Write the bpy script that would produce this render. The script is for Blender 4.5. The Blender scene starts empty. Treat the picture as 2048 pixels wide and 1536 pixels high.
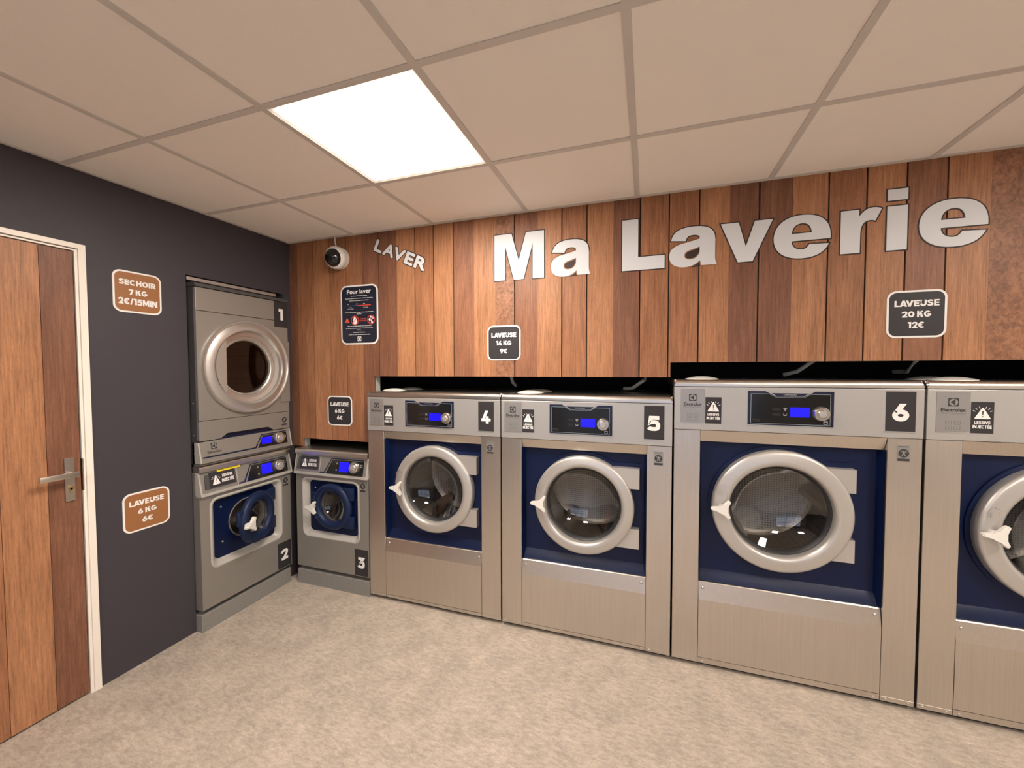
import bpy, bmesh, math, random
from mathutils import Matrix, Vector
random.seed(4)
S = bpy.context.scene
COL = S.collection
PI = math.pi

# ------------------------------------------------------------------ camera, world, exposure
def setup_view():
    cam = bpy.data.cameras.new('camera'); co = bpy.data.objects.new('camera', cam); COL.objects.link(co)
    yaw, pitch, roll = -0.3254, -0.0350, -0.0023
    f = Vector((math.sin(yaw)*math.cos(pitch), math.cos(yaw)*math.cos(pitch), math.sin(pitch)))
    r0 = Vector((math.cos(yaw), -math.sin(yaw), 0)); u0 = r0.cross(f)
    r = r0*math.cos(roll) + u0*math.sin(roll); u = -r0*math.sin(roll) + u0*math.cos(roll)
    M = Matrix((r, u, -f)).transposed().to_4x4(); M.translation = (2.4191, -2.2292, 1.4832)
    co.matrix_world = M
    cam.sensor_fit = 'HORIZONTAL'; cam.sensor_width = 36.0; cam.lens = 804.98/2048*36.0
    cam.clip_start = 0.02
    S.camera = co
    w = bpy.data.worlds.new('overcast_sky'); S.world = w; w.use_nodes = True
    bg = w.node_tree.nodes['Background']; bg.inputs[0].default_value = (0.74, 0.78, 1.0, 1); bg.inputs[1].default_value = 0.4
    S.view_settings.view_transform = 'Standard'; S.view_settings.look = 'None'
    S.view_settings.gamma = 1.0; S.view_settings.use_curve_mapping = False
    S.view_settings.exposure = 2.48
    S.cycles.use_denoising = True
    S.cycles.max_bounces = 10; S.cycles.diffuse_bounces = 6; S.cycles.transparent_max_bounces = 12
setup_view()
LIGHT_COLOUR = (1.0, 0.90, 0.79)
LIGHT_POWER = 8.6

# ------------------------------------------------------------------ materials
MATS = {}
def newmat(name):
    m = bpy.data.materials.new(name); m.use_nodes = True
    MATS[name] = m
    return m, m.node_tree, m.node_tree.nodes['Principled BSDF']
def simple(name, col, rough=0.5, metal=0.0, spec=0.5, emit=None, es=0.0, coat=0.0):
    m, t, b = newmat(name)
    b.inputs['Base Color'].default_value = (*col, 1); b.inputs['Roughness'].default_value = rough
    b.inputs['Metallic'].default_value = metal; b.inputs['Specular IOR Level'].default_value = spec
    b.inputs['Coat Weight'].default_value = coat
    if emit: b.inputs['Emission Color'].default_value = (*emit, 1); b.inputs['Emission Strength'].default_value = es
    return m
def coords(t, scale, random_shift=False):
    tc = t.nodes.new('ShaderNodeTexCoord'); mp = t.nodes.new('ShaderNodeMapping')
    mp.inputs['Scale'].default_value = scale
    t.links.new(tc.outputs['Object'], mp.inputs['Vector'])
    if random_shift:
        oi = t.nodes.new('ShaderNodeObjectInfo'); mu = t.nodes.new('ShaderNodeMath'); mu.operation = 'MULTIPLY'; mu.inputs[1].default_value = 37.0
        t.links.new(oi.outputs['Random'], mu.inputs[0]); cb = t.nodes.new('ShaderNodeCombineXYZ')
        for i in range(3): t.links.new(mu.outputs[0], cb.inputs[i])
        t.links.new(cb.outputs[0], mp.inputs['Location'])
    return mp
def noise(t, mp, scale, detail=4, rough=0.6, dist=0.0):
    n = t.nodes.new('ShaderNodeTexNoise'); n.inputs['Scale'].default_value = scale; n.inputs['Detail'].default_value = detail
    n.inputs['Roughness'].default_value = rough; n.inputs['Distortion'].default_value = dist
    t.links.new(mp.outputs[0], n.inputs['Vector']); return n
def ramp(t, src, stops):
    r = t.nodes.new('ShaderNodeValToRGB'); e = r.color_ramp.elements
    while len(e) < len(stops): e.new(0.5)
    for i, (p, c) in enumerate(stops): e[i].position = p; e[i].color = (*c, 1)
    t.links.new(src, r.inputs[0]); return r
def mixc(t, a, b, f, mode='MULTIPLY'):
    m = t.nodes.new('ShaderNodeMix'); m.data_type = 'RGBA'; m.blend_type = mode
    if isinstance(f, (int, float)): m.inputs['Factor'].default_value = f
    else: t.links.new(f, m.inputs['Factor'])
    t.links.new(a, m.inputs['A']); t.links.new(b, m.inputs['B']); return m.outputs['Result']
def bump(t, b, h, strength, dist=0.002):
    bp = t.nodes.new('ShaderNodeBump'); bp.inputs['Strength'].default_value = strength; bp.inputs['Distance'].default_value = dist
    t.links.new(h, bp.inputs['Height']); t.links.new(bp.outputs[0], b.inputs['Normal'])
def sc(c, k): return tuple(min(1.0, x*k) for x in c)
def wood(name, c, grain=0.75, burl=False):
    m, t, b = newmat(name)
    b.inputs['Roughness'].default_value = 0.45; b.inputs['Specular IOR Level'].default_value = 0.3
    if burl:
        mp = coords(t, (1, 1, 0.8), True)
        n1 = noise(t, mp, 60, 5, 0.65, 0.6); n2 = noise(t, mp, 9, 3, 0.5)
        r1 = ramp(t, n1.outputs[0], [(0.33, sc(c, 0.62)), (0.5, c), (0.66, sc(c, 1.35))])
    else:
        mp = coords(t, (1, 1, 0.045), True)
        n1 = noise(t, mp, 150, 6, 0.70, 0.25)
        mp2 = coords(t, (1, 1, 0.16), True); n2 = noise(t, mp2, 14, 3, 0.55, 0.4)
        r1 = ramp(t, n1.outputs[0], [(0.32, sc(c, grain*0.88)), (0.5, c), (0.68, sc(c, 1.30))])
    r2 = ramp(t, n2.outputs[0], [(0.32, (0.78, 0.76, 0.74)), (0.68, (1, 1, 1))])
    mp3 = coords(t, (1, 1, 0.22), True); n3 = noise(t, mp3, 260, 4, 0.75)
    r3 = ramp(t, n3.outputs[0], [(0.35, (0.84, 0.82, 0.80)), (0.6, (1, 1, 1))])
    o = mixc(t, r1.outputs[0], r2.outputs[0], 1.0); o = mixc(t, o, r3.outputs[0], 0.8)
    t.links.new(o, b.inputs['Base Color'])
    return m
W_LIGHT = wood('wood_light', (0.43, 0.205, 0.103)); W_MID = wood('wood_medium', (0.355, 0.160, 0.080)); W_DARK = wood('wood_dark', (0.225, 0.101, 0.060), 0.82)
W_COCOA = wood('wood_cocoa', (0.285, 0.128, 0.072), 0.82)
W_BURL = wood('wood_burl', (0.30, 0.142, 0.080), burl=True)
def floor_mat():
    m, t, b = newmat('vinyl_floor')
    mp = coords(t, (1.0, 2.4, 1)); mp.inputs['Rotation'].default_value = (0, 0, 0.5); n1 = noise(t, mp, 26, 8, 0.74, 0.25)
    mpb = coords(t, (1, 1, 1)); n2 = noise(t, mpb, 7.0, 5, 0.65); n3 = noise(t, mpb, 120, 3, 0.7)
    r1 = ramp(t, n1.outputs[0], [(0.30, (0.345, 0.292, 0.243)), (0.5, (0.475, 0.408, 0.344)), (0.70, (0.60, 0.525, 0.450))])
    r2 = ramp(t, n2.outputs[0], [(0.3, (0.78, 0.78, 0.79)), (0.68, (1.06, 1.06, 1.05))])
    r3 = ramp(t, n3.outputs[0], [(0.35, (0.86, 0.85, 0.84)), (0.62, (1, 1, 1))])
    o = mixc(t, r1.outputs[0], r2.outputs[0], 1.0); o = mixc(t, o, r3.outputs[0], 1.0)
    t.links.new(o, b.inputs['Base Color']); b.inputs['Roughness'].default_value = 0.5; b.inputs['Specular IOR Level'].default_value = 0.35
    bump(t, b, n3.outputs[0], 0.12, 0.001)
    return m
FLOOR = floor_mat()
def painted(name, c, rough, grain=300, amt=0.06):
    m, t, b = newmat(name)
    mp = coords(t, (1, 1, 1)); n = noise(t, mp, grain, 3, 0.6)
    r = ramp(t, n.outputs[0], [(0.3, sc(c, 1-amt)), (0.7, sc(c, 1+amt))])
    t.links.new(r.outputs[0], b.inputs['Base Color']); b.inputs['Roughness'].default_value = rough
    b.inputs['Specular IOR Level'].default_value = 0.35
    bump(t, b, n.outputs[0], 0.08, 0.0008)
    return m
NAVY_WALL = painted('navy_wall_paint', (0.047, 0.042, 0.052), 0.55)
TILE = painted('ceiling_tile_fleece', (0.88, 0.845, 0.80), 0.9, 420, 0.025)
TEE = simple('tee_bar_enamel', (0.60, 0.575, 0.545), 0.5)
WHITE_WALL = painted('white_wall_paint', (0.84, 0.83, 0.81), 0.8)
FRONT_WALL = painted('greige_wall_paint', (0.27, 0.24, 0.22), 0.8)
BARE = simple('bare_plasterboard', (0.30, 0.31, 0.29), 0.8)
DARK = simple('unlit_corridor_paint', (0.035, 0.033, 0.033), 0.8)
FRAME_WHITE = painted('door_frame_gloss_white', (0.83, 0.77, 0.70), 0.35, 120, 0.02)
def steel(name, c, rough, vertical=True, bstr=0.05):
    m, t, b = newmat(name)
    mp = coords(t, (240, 240, 3) if vertical else (3, 240, 240)); n = noise(t, mp, 1.0, 3, 0.6)
    mp2 = coords(t, (1, 1, 1)); n2 = noise(t, mp2, 3.0, 3, 0.6)
    r = ramp(t, n.outputs[0], [(0.3, sc(c, 0.95)), (0.7, sc(c, 1.04))])
    t.links.new(r.outputs[0], b.inputs['Base Color']); b.inputs['Metallic'].default_value = 1.0
    rr = ramp(t, n2.outputs[0], [(0.3, (rough,)*3), (0.7, (rough*1.2,)*3)])
    t.links.new(rr.outputs[0], b.inputs['Roughness'])
    return m
STEEL = steel('brushed_stainless', (0.62, 0.575, 0.525), 0.31)
STEEL_H = steel('brushed_stainless_lid', (0.62, 0.585, 0.54), 0.29, False)
DRUM = None
def drum_mat():
    m, t, b = newmat('perforated_drum_steel')
    mp = coords(t, (1, 1, 1)); v = t.nodes.new('ShaderNodeTexVoronoi'); v.inputs['Scale'].default_value = 75; v.inputs['Randomness'].default_value = 0.15
    t.links.new(mp.outputs[0], v.inputs['Vector'])
    r = ramp(t, v.outputs['Distance'], [(0.22, (0.06, 0.06, 0.06)), (0.30, (0.30, 0.28, 0.26))])
    t.links.new(r.outputs[0], b.inputs['Base Color']); b.inputs['Metallic'].default_value = 1.0; b.inputs['Roughness'].default_value = 0.32
    return m
DRUM = drum_mat()
SILVER = painted('satin_silver_paint', (0.45, 0.44, 0.43), 0.42, 500, 0.04); SILVER.node_tree.nodes['Principled BSDF'].inputs['Metallic'].default_value = 0.55
RING = painted('door_ring_silver', (0.52, 0.50, 0.475), 0.38, 500, 0.03); RING.node_tree.nodes['Principled BSDF'].inputs['Metallic'].default_value = 0.6
GREY = painted('grey_metallic_paint', (0.29, 0.273, 0.250), 0.4, 500, 0.05); GREY.node_tree.nodes['Principled BSDF'].inputs['Metallic'].default_value = 0.45
GREY_L = simple('pale_grey_plastic', (0.42, 0.40, 0.37), 0.35)
GREY_D = simple('dark_grey_side_paint', (0.075, 0.072, 0.075), 0.45, 0.2)
PLINTH = painted('plinth_grey_paint', (0.225, 0.215, 0.200), 0.5, 60, 0.06)
BLUE = simple('navy_blue_plastic', (0.0022, 0.0080, 0.042), 0.38, 0.0, 0.28)
BLUE_L = simple('blue_grey_plastic', (0.0065, 0.0155, 0.056), 0.45, 0.0, 0.3)
CHROME = simple('bright_metal_rim', (0.60, 0.585, 0.56), 0.33, 0.85)
KNOB = simple('knob_silver', (0.62, 0.59, 0.54), 0.25, 0.9)
WHITE_P = simple('white_plastic', (0.74, 0.72, 0.68), 0.35)
RUBBER = simple('black_rubber', (0.02, 0.02, 0.022), 0.5)
BLACK_G = simple('black_gloss_acrylic', (0.010, 0.010, 0.011), 0.12, 0.0, 0.5)
BLACK = simple('black_paint', (0.006, 0.006, 0.006), 0.7)
STICKER = simple('charcoal_vinyl', (0.030, 0.028, 0.031), 0.5, 0, 0.3)
STICK_W = simple('white_vinyl', (0.80, 0.79, 0.78), 0.5)
LETTER_W = simple('white_lettering_vinyl', (0.66, 0.68, 0.72), 0.5)
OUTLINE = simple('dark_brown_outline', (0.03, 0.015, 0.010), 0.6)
BROWN = simple('brown_vinyl', (0.30, 0.125, 0.043), 0.5)
NAVY_V = simple('deep_navy_vinyl', (0.012, 0.014, 0.028), 0.4)
SLATE = simple('grey_print_ink', (0.16, 0.16, 0.16), 0.5)
PLATE = simple('brand_plate_film', (0.33, 0.32, 0.315), 0.35, 0.5)
INK = simple('dark_print_ink', (0.030, 0.030, 0.032), 0.5)
RED = simple('red_print', (0.62, 0.055, 0.03), 0.5); BLUEINK = simple('blue_print', (0.05, 0.09, 0.30), 0.5)
YELLOW = simple('yellow_label', (0.80, 0.62, 0.02), 0.5)
BRASS = simple('brass_cylinder', (0.65, 0.47, 0.20), 0.25, 1.0)
NICKEL = simple('satin_nickel', (0.55, 0.51, 0.46), 0.3, 1.0)
DISPLAY = simple('blue_lit_display', (0.0, 0.0, 0.05), 0.3, 0, 0.5, (0.006, 0.003, 1.0), 0.33)
DIFFUSER = simple('lit_diffuser', (0.9, 0.9, 0.88), 0.5, 0, 0.5, LIGHT_COLOUR, LIGHT_POWER)
LINE_G = simple('pale_blue_grey_line', (0.30, 0.36, 0.38), 0.4)
NAVYLINE = simple('navy_line_print', (0.006, 0.010, 0.035), 0.3)
SMOKE = simple('smoked_dome_acrylic', (0.006, 0.006, 0.007), 0.06, 0, 0.6)
PAVE = painted('pavement_concrete', (0.25, 0.25, 0.25), 0.9, 30, 0.1)
def glass_mat(name, tint):
    m = bpy.data.materials.new(name); m.use_nodes = True; t = m.node_tree; t.nodes.clear()
    o = t.nodes.new('ShaderNodeOutputMaterial'); tr = t.nodes.new('ShaderNodeBsdfTransparent'); tr.inputs[0].default_value = (*tint, 1)
    g = t.nodes.new('ShaderNodeBsdfGlossy'); g.inputs['Roughness'].default_value = 0.02; g.inputs[0].default_value = (1, 1, 1, 1)
    lw = t.nodes.new('ShaderNodeLayerWeight'); lw.inputs[0].default_value = 0.5; pw = t.nodes.new('ShaderNodeMath'); pw.operation = 'POWER'; pw.inputs[1].default_value = 4.0; t.links.new(lw.outputs['Facing'], pw.inputs[0]); fr = t.nodes.new('ShaderNodeMath'); fr.operation = 'MULTIPLY_ADD'; fr.inputs[1].default_value = 0.85; fr.inputs[2].default_value = 0.07; t.links.new(pw.outputs[0], fr.inputs[0]); mx = t.nodes.new('ShaderNodeMixShader')
    t.links.new(fr.outputs[0], mx.inputs[0]); t.links.new(tr.outputs[0], mx.inputs[1]); t.links.new(g.outputs[0], mx.inputs[2]); t.links.new(mx.outputs[0], o.inputs[0])
    return m
GLASS = glass_mat('door_glass', (0.68, 0.67, 0.65)); GLASS_DK = glass_mat('tinted_dryer_glass', (0.16, 0.14, 0.13)); PANE = glass_mat('shop_window_glass', (0.93, 0.95, 0.95))

# ------------------------------------------------------------------ builders
def finish(me, name, mat, parent, smooth=None):
    me.materials.clear(); me.materials.append(mat)
    if smooth is not None:
        for p in me.polygons: p.use_smooth = True
        me.set_sharp_from_angle(angle=math.radians(smooth))
    o = bpy.data.objects.new(name, me); COL.objects.link(o)
    if parent is not None: o.parent = parent
    return o
def obj(name, bm, mat, parent=None, smooth=None):
    bmesh.ops.recalc_face_normals(bm, faces=bm.faces)
    me = bpy.data.meshes.new(name); bm.to_mesh(me); bm.free()
    return finish(me, name, mat, parent, smooth)
def thing(name, label, cat, loc=(0, 0, 0), rotz=0.0, group=None):
    o = bpy.data.objects.new(name, None); COL.objects.link(o); o.location = loc; o.rotation_euler = (0, 0, rotz)
    o.empty_display_size = 0.1
    o['label'] = label; o['category'] = cat
    if group: o['group'] = group
    return o
def struct(o): o['kind'] = 'structure'; return o
def add_box(bm, x0, x1, y0, y1, z0, z1, bev=0.0, seg=2):
    r = bmesh.ops.create_cube(bm, size=1.0); vs = r['verts']
    for v in vs: v.co = Vector(((x0+x1)/2+v.co.x*(x1-x0), (y0+y1)/2+v.co.y*(y1-y0), (z0+z1)/2+v.co.z*(z1-z0)))
    if bev > 0:
        es = list({e for v in vs for e in v.link_edges})
        bmesh.ops.bevel(bm, geom=es, offset=bev, segments=seg, affect='EDGES', profile=0.5)
    return bm
def box(x0, x1, y0, y1, z0, z1, bev=0.0, seg=2): return add_box(bmesh.new(), x0, x1, y0, y1, z0, z1, bev, seg)
def add_prism(bm, pts, axis, a0, a1):
    # polygon of 2D points extruded along 'x' (pts are y,z), 'y' (pts are x,z) or 'z' (pts are x,y)
    def P(p, a): return {'x': (a, p[0], p[1]), 'y': (p[0], a, p[1]), 'z': (p[0], p[1], a)}[axis]
    A = [bm.verts.new(P(p, a0)) for p in pts]; B = [bm.verts.new(P(p, a1)) for p in pts]
    bm.faces.new(A); bm.faces.new(B)
    n = len(pts)
    for i in range(n): bm.faces.new((A[i], A[(i+1) % n], B[(i+1) % n], B[i]))
    return bm
def shell(x0, x1, y0, y1, z0, z1):
    # box open towards the front
    bm = box(x0, x1, y0, y1, z0, z1)
    bmesh.ops.delete(bm, geom=[f for f in bm.faces if f.calc_center_median().y < y0+1e-5], context='FACES')
    return bm
def prism(pts, axis, a0, a1): return add_prism(bmesh.new(), pts, axis, a0, a1)
def add_lathe(bm, prof, cx, cz, seg=64, closed=False, arc=None):
    # profile of (radius, y) revolved around the y axis through (cx, cz)
    rings = []
    for (r, y) in prof:
        if r < 1e-6: rings.append([bm.verts.new((cx, y, cz))]*seg)
        else: rings.append([bm.verts.new((cx+r*math.cos(2*PI*i/seg), y, cz+r*math.sin(2*PI*i/seg))) for i in range(seg)])
    pairs = list(zip(rings, rings[1:])) + ([(rings[-1], rings[0])] if closed else [])
    for A, B in pairs:
        for i in range(seg):
            j = (i+1) % seg
            q = []
            for v in (A[i], A[j], B[j], B[i]):
                if v not in q: q.append(v)
            if len(q) > 2: bm.faces.new(q)
    return bm
def lathe(prof, cx, cz, seg=64, closed=False): return add_lathe(bmesh.new(), prof, cx, cz, seg, closed)
def add_lathe_z(bm, prof, cx, cy, seg=32):
    add = bmesh.new(); add_lathe(add, prof, 0, 0, seg)
    me = bpy.data.meshes.new('tmp'); 
    for v in add.verts: v.co = Vector((cx+v.co.x, cy+v.co.z, v.co.y))
    add.to_mesh(me); add.free(); bm.from_mesh(me); bpy.data.meshes.remove(me); return bm
def tube(path, rad, seg=10):
    bm = bmesh.new(); prev = None; n = len(path); path = [Vector(p) for p in path]
    for i, p in enumerate(path):
        d = (path[min(i+1, n-1)]-path[max(i-1, 0)]).normalized()
        a = Vector((0, 0, 1)) if abs(d.z) < 0.9 else Vector((1, 0, 0))
        u = d.cross(a).normalized(); v = d.cross(u)
        ring = [bm.verts.new(p+rad*(math.cos(2*PI*k/seg)*u+math.sin(2*PI*k/seg)*v)) for k in range(seg)]
        if prev:
            for k in range(seg): bm.faces.new((prev[k], prev[(k+1) % seg], ring[(k+1) % seg], ring[k]))
        else: bm.faces.new(ring)
        prev = ring
    bm.faces.new(prev); return bm
def rrect(x0, x1, z0, z1, r, n=6):
    pts = []
    for (cx, cz, a0) in ((x1-r, z1-r, 0), (x0+r, z1-r, 90), (x0+r, z0+r, 180), (x1-r, z0+r, 270)):
        for i in range(n+1):
            a = math.radians(a0+90*i/n); pts.append((cx+r*math.cos(a), cz+r*math.sin(a)))
    return pts
def circle(cx, cz, r, n=48): return [(cx+r*math.cos(2*PI*i/n), cz+r*math.sin(2*PI*i/n)) for i in range(n)]
def loft(loops, closed_start=False, closed_end=False):
    # loops: lists of 3D points with equal counts
    bm = bmesh.new(); prev = None
    for k, L in enumerate(loops):
        ring = [bm.verts.new(p) for p in L]
        if prev:
            n = len(ring)
            for i in range(n): bm.faces.new((prev[i], prev[(i+1) % n], ring[(i+1) % n], ring[i]))
        elif closed_start: bm.faces.new(ring)
        prev = ring
    if closed_end: bm.faces.new(prev)
    return bm
TO_XZ = Matrix(((1, 0, 0, 0), (0, 0, -1, 0), (0, 1, 0, 0), (0, 0, 0, 1)))
def curve_mesh(cu):
    o = bpy.data.objects.new('tmp', cu); COL.objects.link(o)
    dg = bpy.context.evaluated_depsgraph_get(); dg.update()
    me = bpy.data.meshes.new_from_object(o.evaluated_get(dg)); 
    bpy.data.objects.remove(o); bpy.data.curves.remove(cu)
    return me
def fill2d(loops, y0, y1, offset=0.0):
    # flat shape with holes in the x-z plane, front face at y0, back face at y1
    cu = bpy.data.curves.new('tmp', 'CURVE'); cu.dimensions = '2D'; cu.fill_mode = 'BOTH'
    cu.extrude = (y1-y0)/2; cu.offset = offset
    for L in loops:
        s = cu.splines.new('POLY'); s.points.add(len(L)-1); s.use_cyclic_u = True
        for p, q in zip(s.points, L): p.co = (q[0], q[1], 0, 1)
    me = curve_mesh(cu); me.transform(Matrix.Translation((0, (y0+y1)/2, 0)) @ TO_XZ); return me
FONT_CACHE = {}
def text_mesh(s, bold):
    k = (s, bold)
    if k not in FONT_CACHE:
        cu = bpy.data.curves.new('tmp', 'FONT'); cu.body = s; cu.size = 1.0; cu.offset = bold; cu.extrude = 0.0; cu.resolution_u = 4
        me = curve_mesh(cu)
        FONT_CACHE[k] = [tuple(v.co) for v in me.vertices], [tuple(p.vertices) for p in me.polygons]
        bpy.data.meshes.remove(me)
    return FONT_CACHE[k]
def text(s, cx, cz, w, h, y, mat, parent, bold=0.0, name='lettering', rot=0.0, T=None):
    # flat lettering fitted to a w x h box; bold thickens every stroke by bold*h on each side
    vs, fs = text_mesh(s, 0.0)
    x0 = min(v[0] for v in vs); x1 = max(v[0] for v in vs); y0 = min(v[1] for v in vs); y1 = max(v[1] for v in vs)
    d = bold*h; kx = (w-2*d)/(x1-x0); ky = (h-2*d)/(y1-y0); out = []; faces = []
    c, sn = math.cos(rot), math.sin(rot)
    shifts = [(0, 0)] if bold == 0 else [(0, 0)]+[(d*math.cos(q*PI/4), d*math.sin(q*PI/4)) for q in range(8)]
    for si, (dx, dz) in enumerate(shifts):
        o = len(out)
        for v in vs:
            a = (v[0]-(x0+x1)/2)*kx+dx; b = (v[1]-(y0+y1)/2)*ky+dz
            p = Vector((cx+a*c-b*sn, y-si*0.00001, cz+a*sn+b*c))
            out.append(T(p) if T else p)
        faces += [tuple(o+k for k in f) for f in fs]
    me = bpy.data.meshes.new(name); me.from_pydata(out, [], faces)
    return finish(me, name, mat, parent)
def flat(name, loops, y, mat, parent, th=0.0004, T=None):
    me = fill2d(loops, y-th, y)
    if T:
        for v in me.vertices: v.co = T(v.co)
    return finish(me, name, mat, parent)
def bez(spec, n=10):
    pts = []
    for s in spec:
        if s[0] in 'ML': pts.append(s[1])
        else:
            p0 = pts[-1]; c1, c2, p = s[1:]
            for i in range(1, n+1):
                t = i/n; a, b, c, d = (1-t)**3, 3*t*(1-t)**2, 3*t*t*(1-t), t**3
                pts.append((a*p0[0]+b*c1[0]+c*c2[0]+d*p[0], a*p0[1]+b*c1[1]+c*c2[1]+d*p[1]))
    if (pts[0][0]-pts[-1][0])**2+(pts[0][1]-pts[-1][1])**2 < 1e-9: pts.pop()
    return pts

# heavy geometric sign face, drawn as strokes and bars on a unit cap height
def glyphs():
    t = 0.255; a = t/2; G = {}
    def bar(x0, x1, z0, z1): return [(x0, z0), (x1, z0), (x1, z1), (x0, z1)]
    def stroke(pts, closed=False, tt=t):
        n = len(pts); L = []; Rr = []
        for i, p in enumerate(pts):
            p0 = pts[(i-1) % n] if (closed or i > 0) else None; p1 = pts[(i+1) % n] if (closed or i < n-1) else None
            ds = []
            for u, v in ((p0, p), (p, p1)):
                if u is not None and v is not None:
                    d = math.hypot(v[0]-u[0], v[1]-u[1]) or 1; ds.append(((v[0]-u[0])/d, (v[1]-u[1])/d))
            nx = -sum(d[1] for d in ds); nz = sum(d[0] for d in ds); m = math.hypot(nx, nz) or 1; nx /= m; nz /= m
            k = 1.0/max(0.45, nx*-ds[0][1]+nz*ds[0][0])
            L.append((p[0]+nx*tt/2*k, p[1]+nz*tt/2*k)); Rr.append((p[0]-nx*tt/2*k, p[1]-nz*tt/2*k))
        m = n if closed else n-1
        return [[L[i], Rr[i], Rr[(i+1) % n], L[(i+1) % n]] for i in range(m)]
    def arc(cx, cz, rx, rz, a0, a1, n=18): return [(cx+rx*math.cos(math.radians(a0+(a1-a0)*i/n)), cz+rz*math.sin(math.radians(a0+(a1-a0)*i/n))) for i in range(n+1)]
    def mirror(P, w): return [[(w-x, z) for x, z in q] for q in P]
    def flip(P, w): return [[(w-x, 1-z) for x, z in q] for q in P]
    stem = bar(0, t, 0, 1)
    G['L'] = (.66, [stem, bar(0, .66, 0, t*.92)])
    E_ = [stem, bar(0, .66, 0, t*.88), bar(0, .62, .5-t*.42, .5+t*.42), bar(0, .66, 1-t*.88, 1)]
    G['E'] = (.66, E_); G['\u00c9'] = (.66, E_+[[(.24, 1.06), (.44, 1.06), (.58, 1.24), (.34, 1.24)]])
    w = .96; leg = [(0, 0), (.28, 0), (w/2+.13, 1), (w/2-.15, 1)]
    G['A'] = (w, [leg]+mirror([leg], w)+[bar(.22, w-.22, .15, .36)])
    leg = [(0, 1), (.29, 1), (w/2+.14, 0), (w/2-.14, 0)]; G['V'] = (w, [leg]+mirror([leg], w))
    w = .82; G['U'] = (w, stroke([(a, 1), (a, .42)]+arc(w/2, .42, w/2-a, .42-a, 180, 360)+[(w-a, .42), (w-a, 1)]))
    w = .70; G['S'] = (w, stroke(bez([('M', (w-.05, .76)), ('C', (w-.12, .85), (.62*w, 1-a*.9), (.48*w, 1-a*.9)), ('C', (.08*w, 1-a*.9), (.02*w, .60), (.48*w, .52)), ('C', (w*1.02, .43), (w*.92, a*.9), (.50*w, a*.9)), ('C', (.34*w, a*.9), (.16, .14), (.05, .25))], 8), False, .235))
    w = .84; G['K'] = (w, [stem, [(t-.03, .62), (t-.03, .30), (w-.02, 1), (w-.36, 1)], [(.34, .58), (.60, .70), (w, 0), (w-.34, 0)]])
    w = .92; c = arc(w/2, .5, w/2-a, .5-a, 42, 335, 26); G['G'] = (w, stroke(c)+[bar(w*.50, w, .34, .54), bar(w-t, w, .22, .54)])
    G['C'] = (w*.93, stroke(arc(w*.5, .5, w/2-a, .5-a, 48, 312, 24)))
    G['O'] = (w, stroke(arc(w/2, .5, w/2-a, .5-a, 0, 360, 32)[:-1], True))
    G['H'] = (.80, [stem, bar(.80-t, .80, 0, 1), bar(.1, .7, .5-t*.45, .5+t*.45)])
    G['I'] = (t, [stem])
    w = 1.02; d = [(0, 1), (.30, 1), (w/2+.12, .18), (w/2-.12, .18)]; G['M'] = (w, [stem, bar(w-t, w, 0, 1), d]+mirror([d], w))
    w = .86; G['N'] = (w, [stem, bar(w-t, w, 0, 1), [(0, 1), (.30, 1), (w, 0), (w-.30, 0)]])
    w = .76; G['R'] = (w, [stem, [(.30, .42), (.58, .42), (w+.02, 0), (w-.30, 0)]]+stroke(bez([('M', (.1, 1-a)), ('L', (.40, 1-a)), ('C', (w-a+.04, 1-a), (w-a+.04, .44), (.40, .44)), ('L', (.1, .44))]), False, .235))
    G['T'] = (.70, [bar(0, .70, 1-t*.9, 1), bar(.35-a, .35+a, 0, 1)])
    w = .56; G['J'] = (w, stroke([(w-a, 1), (w-a, .40)]+arc(w/2-.02, .38, w/2+.02-a, .38-a, 0, -150)))
    G['0'] = (.84, stroke(arc(.42, .5, .42-a, .5-a, 0, 360, 30)[:-1], True))
    G['1'] = (.46, [bar(.46-t*1.08, .46, 0, 1), [(0, .98), (0, .74), (.30, .74), (.30, 1), (.06, 1)]])
    w = .74; G['2'] = (w, stroke(bez([('M', (.07, .66)), ('C', (.10, .82), (.24, 1-a), (.40, 1-a)), ('C', (.56, 1-a), (w-a, .86), (w-a, .70)), ('C', (w-a, .52), (.46, .36), (.17, .10))], 9))+[bar(.03, w, 0, t*.9)])
    w = .74; G['3'] = (w, stroke(bez([('M', (.05, 1-a)), ('L', (w-a-.06, 1-a)), ('L', (.36, .58)), ('C', (.58, .60), (w-a, .50), (w-a, .34)), ('C', (w-a, .18), (.54, a), (.36, a)), ('C', (.22, a), (.13, .14), (.05, .25))], 9)))
    w = .86; G['4'] = (w, [bar(0, w, .17, .17+t*.88), bar(.42, .42+t, 0, .56), [(0, .17), (.30, .30), (.66, 1), (.36, 1)]])
    w = .74; G['5'] = (w, stroke(bez([('M', (w-.06, 1-a)), ('L', (a+.05, 1-a)), ('L', (a+.01, .54)), ('C', (.30, .62), (w-a, .64), (w-a, .35)), ('C', (w-a, .17), (.54, a), (.36, a)), ('C', (.22, a), (.12, .13), (.04, .23))], 9)))
    w = .78; six = stroke(arc(w/2, .335, w/2-a, .335-a*.96, 0, 360, 28)[:-1], True)+[[(.03, .44), (.34, 1), (.66, 1), (.36, .52)]]
    G['6'] = (w, six); G['9'] = (w, flip(six, w))
    w = .70; G['7'] = (w, [bar(0, w, 1-t*.92, 1), [(w-.31, .82), (w, .82), (.42, 0), (.11, 0)]])
    w = .84; G['\u20ac'] = (w, stroke(arc(.50, .5, .43-a*.6, .5-a, 50, 310, 22))+[bar(0, .56, .535, .65), bar(0, .52, .35, .465)])
    G['/'] = (.52, [[(0, 0), (.22, 0), (.52, 1), (.30, 1)]])
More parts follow.
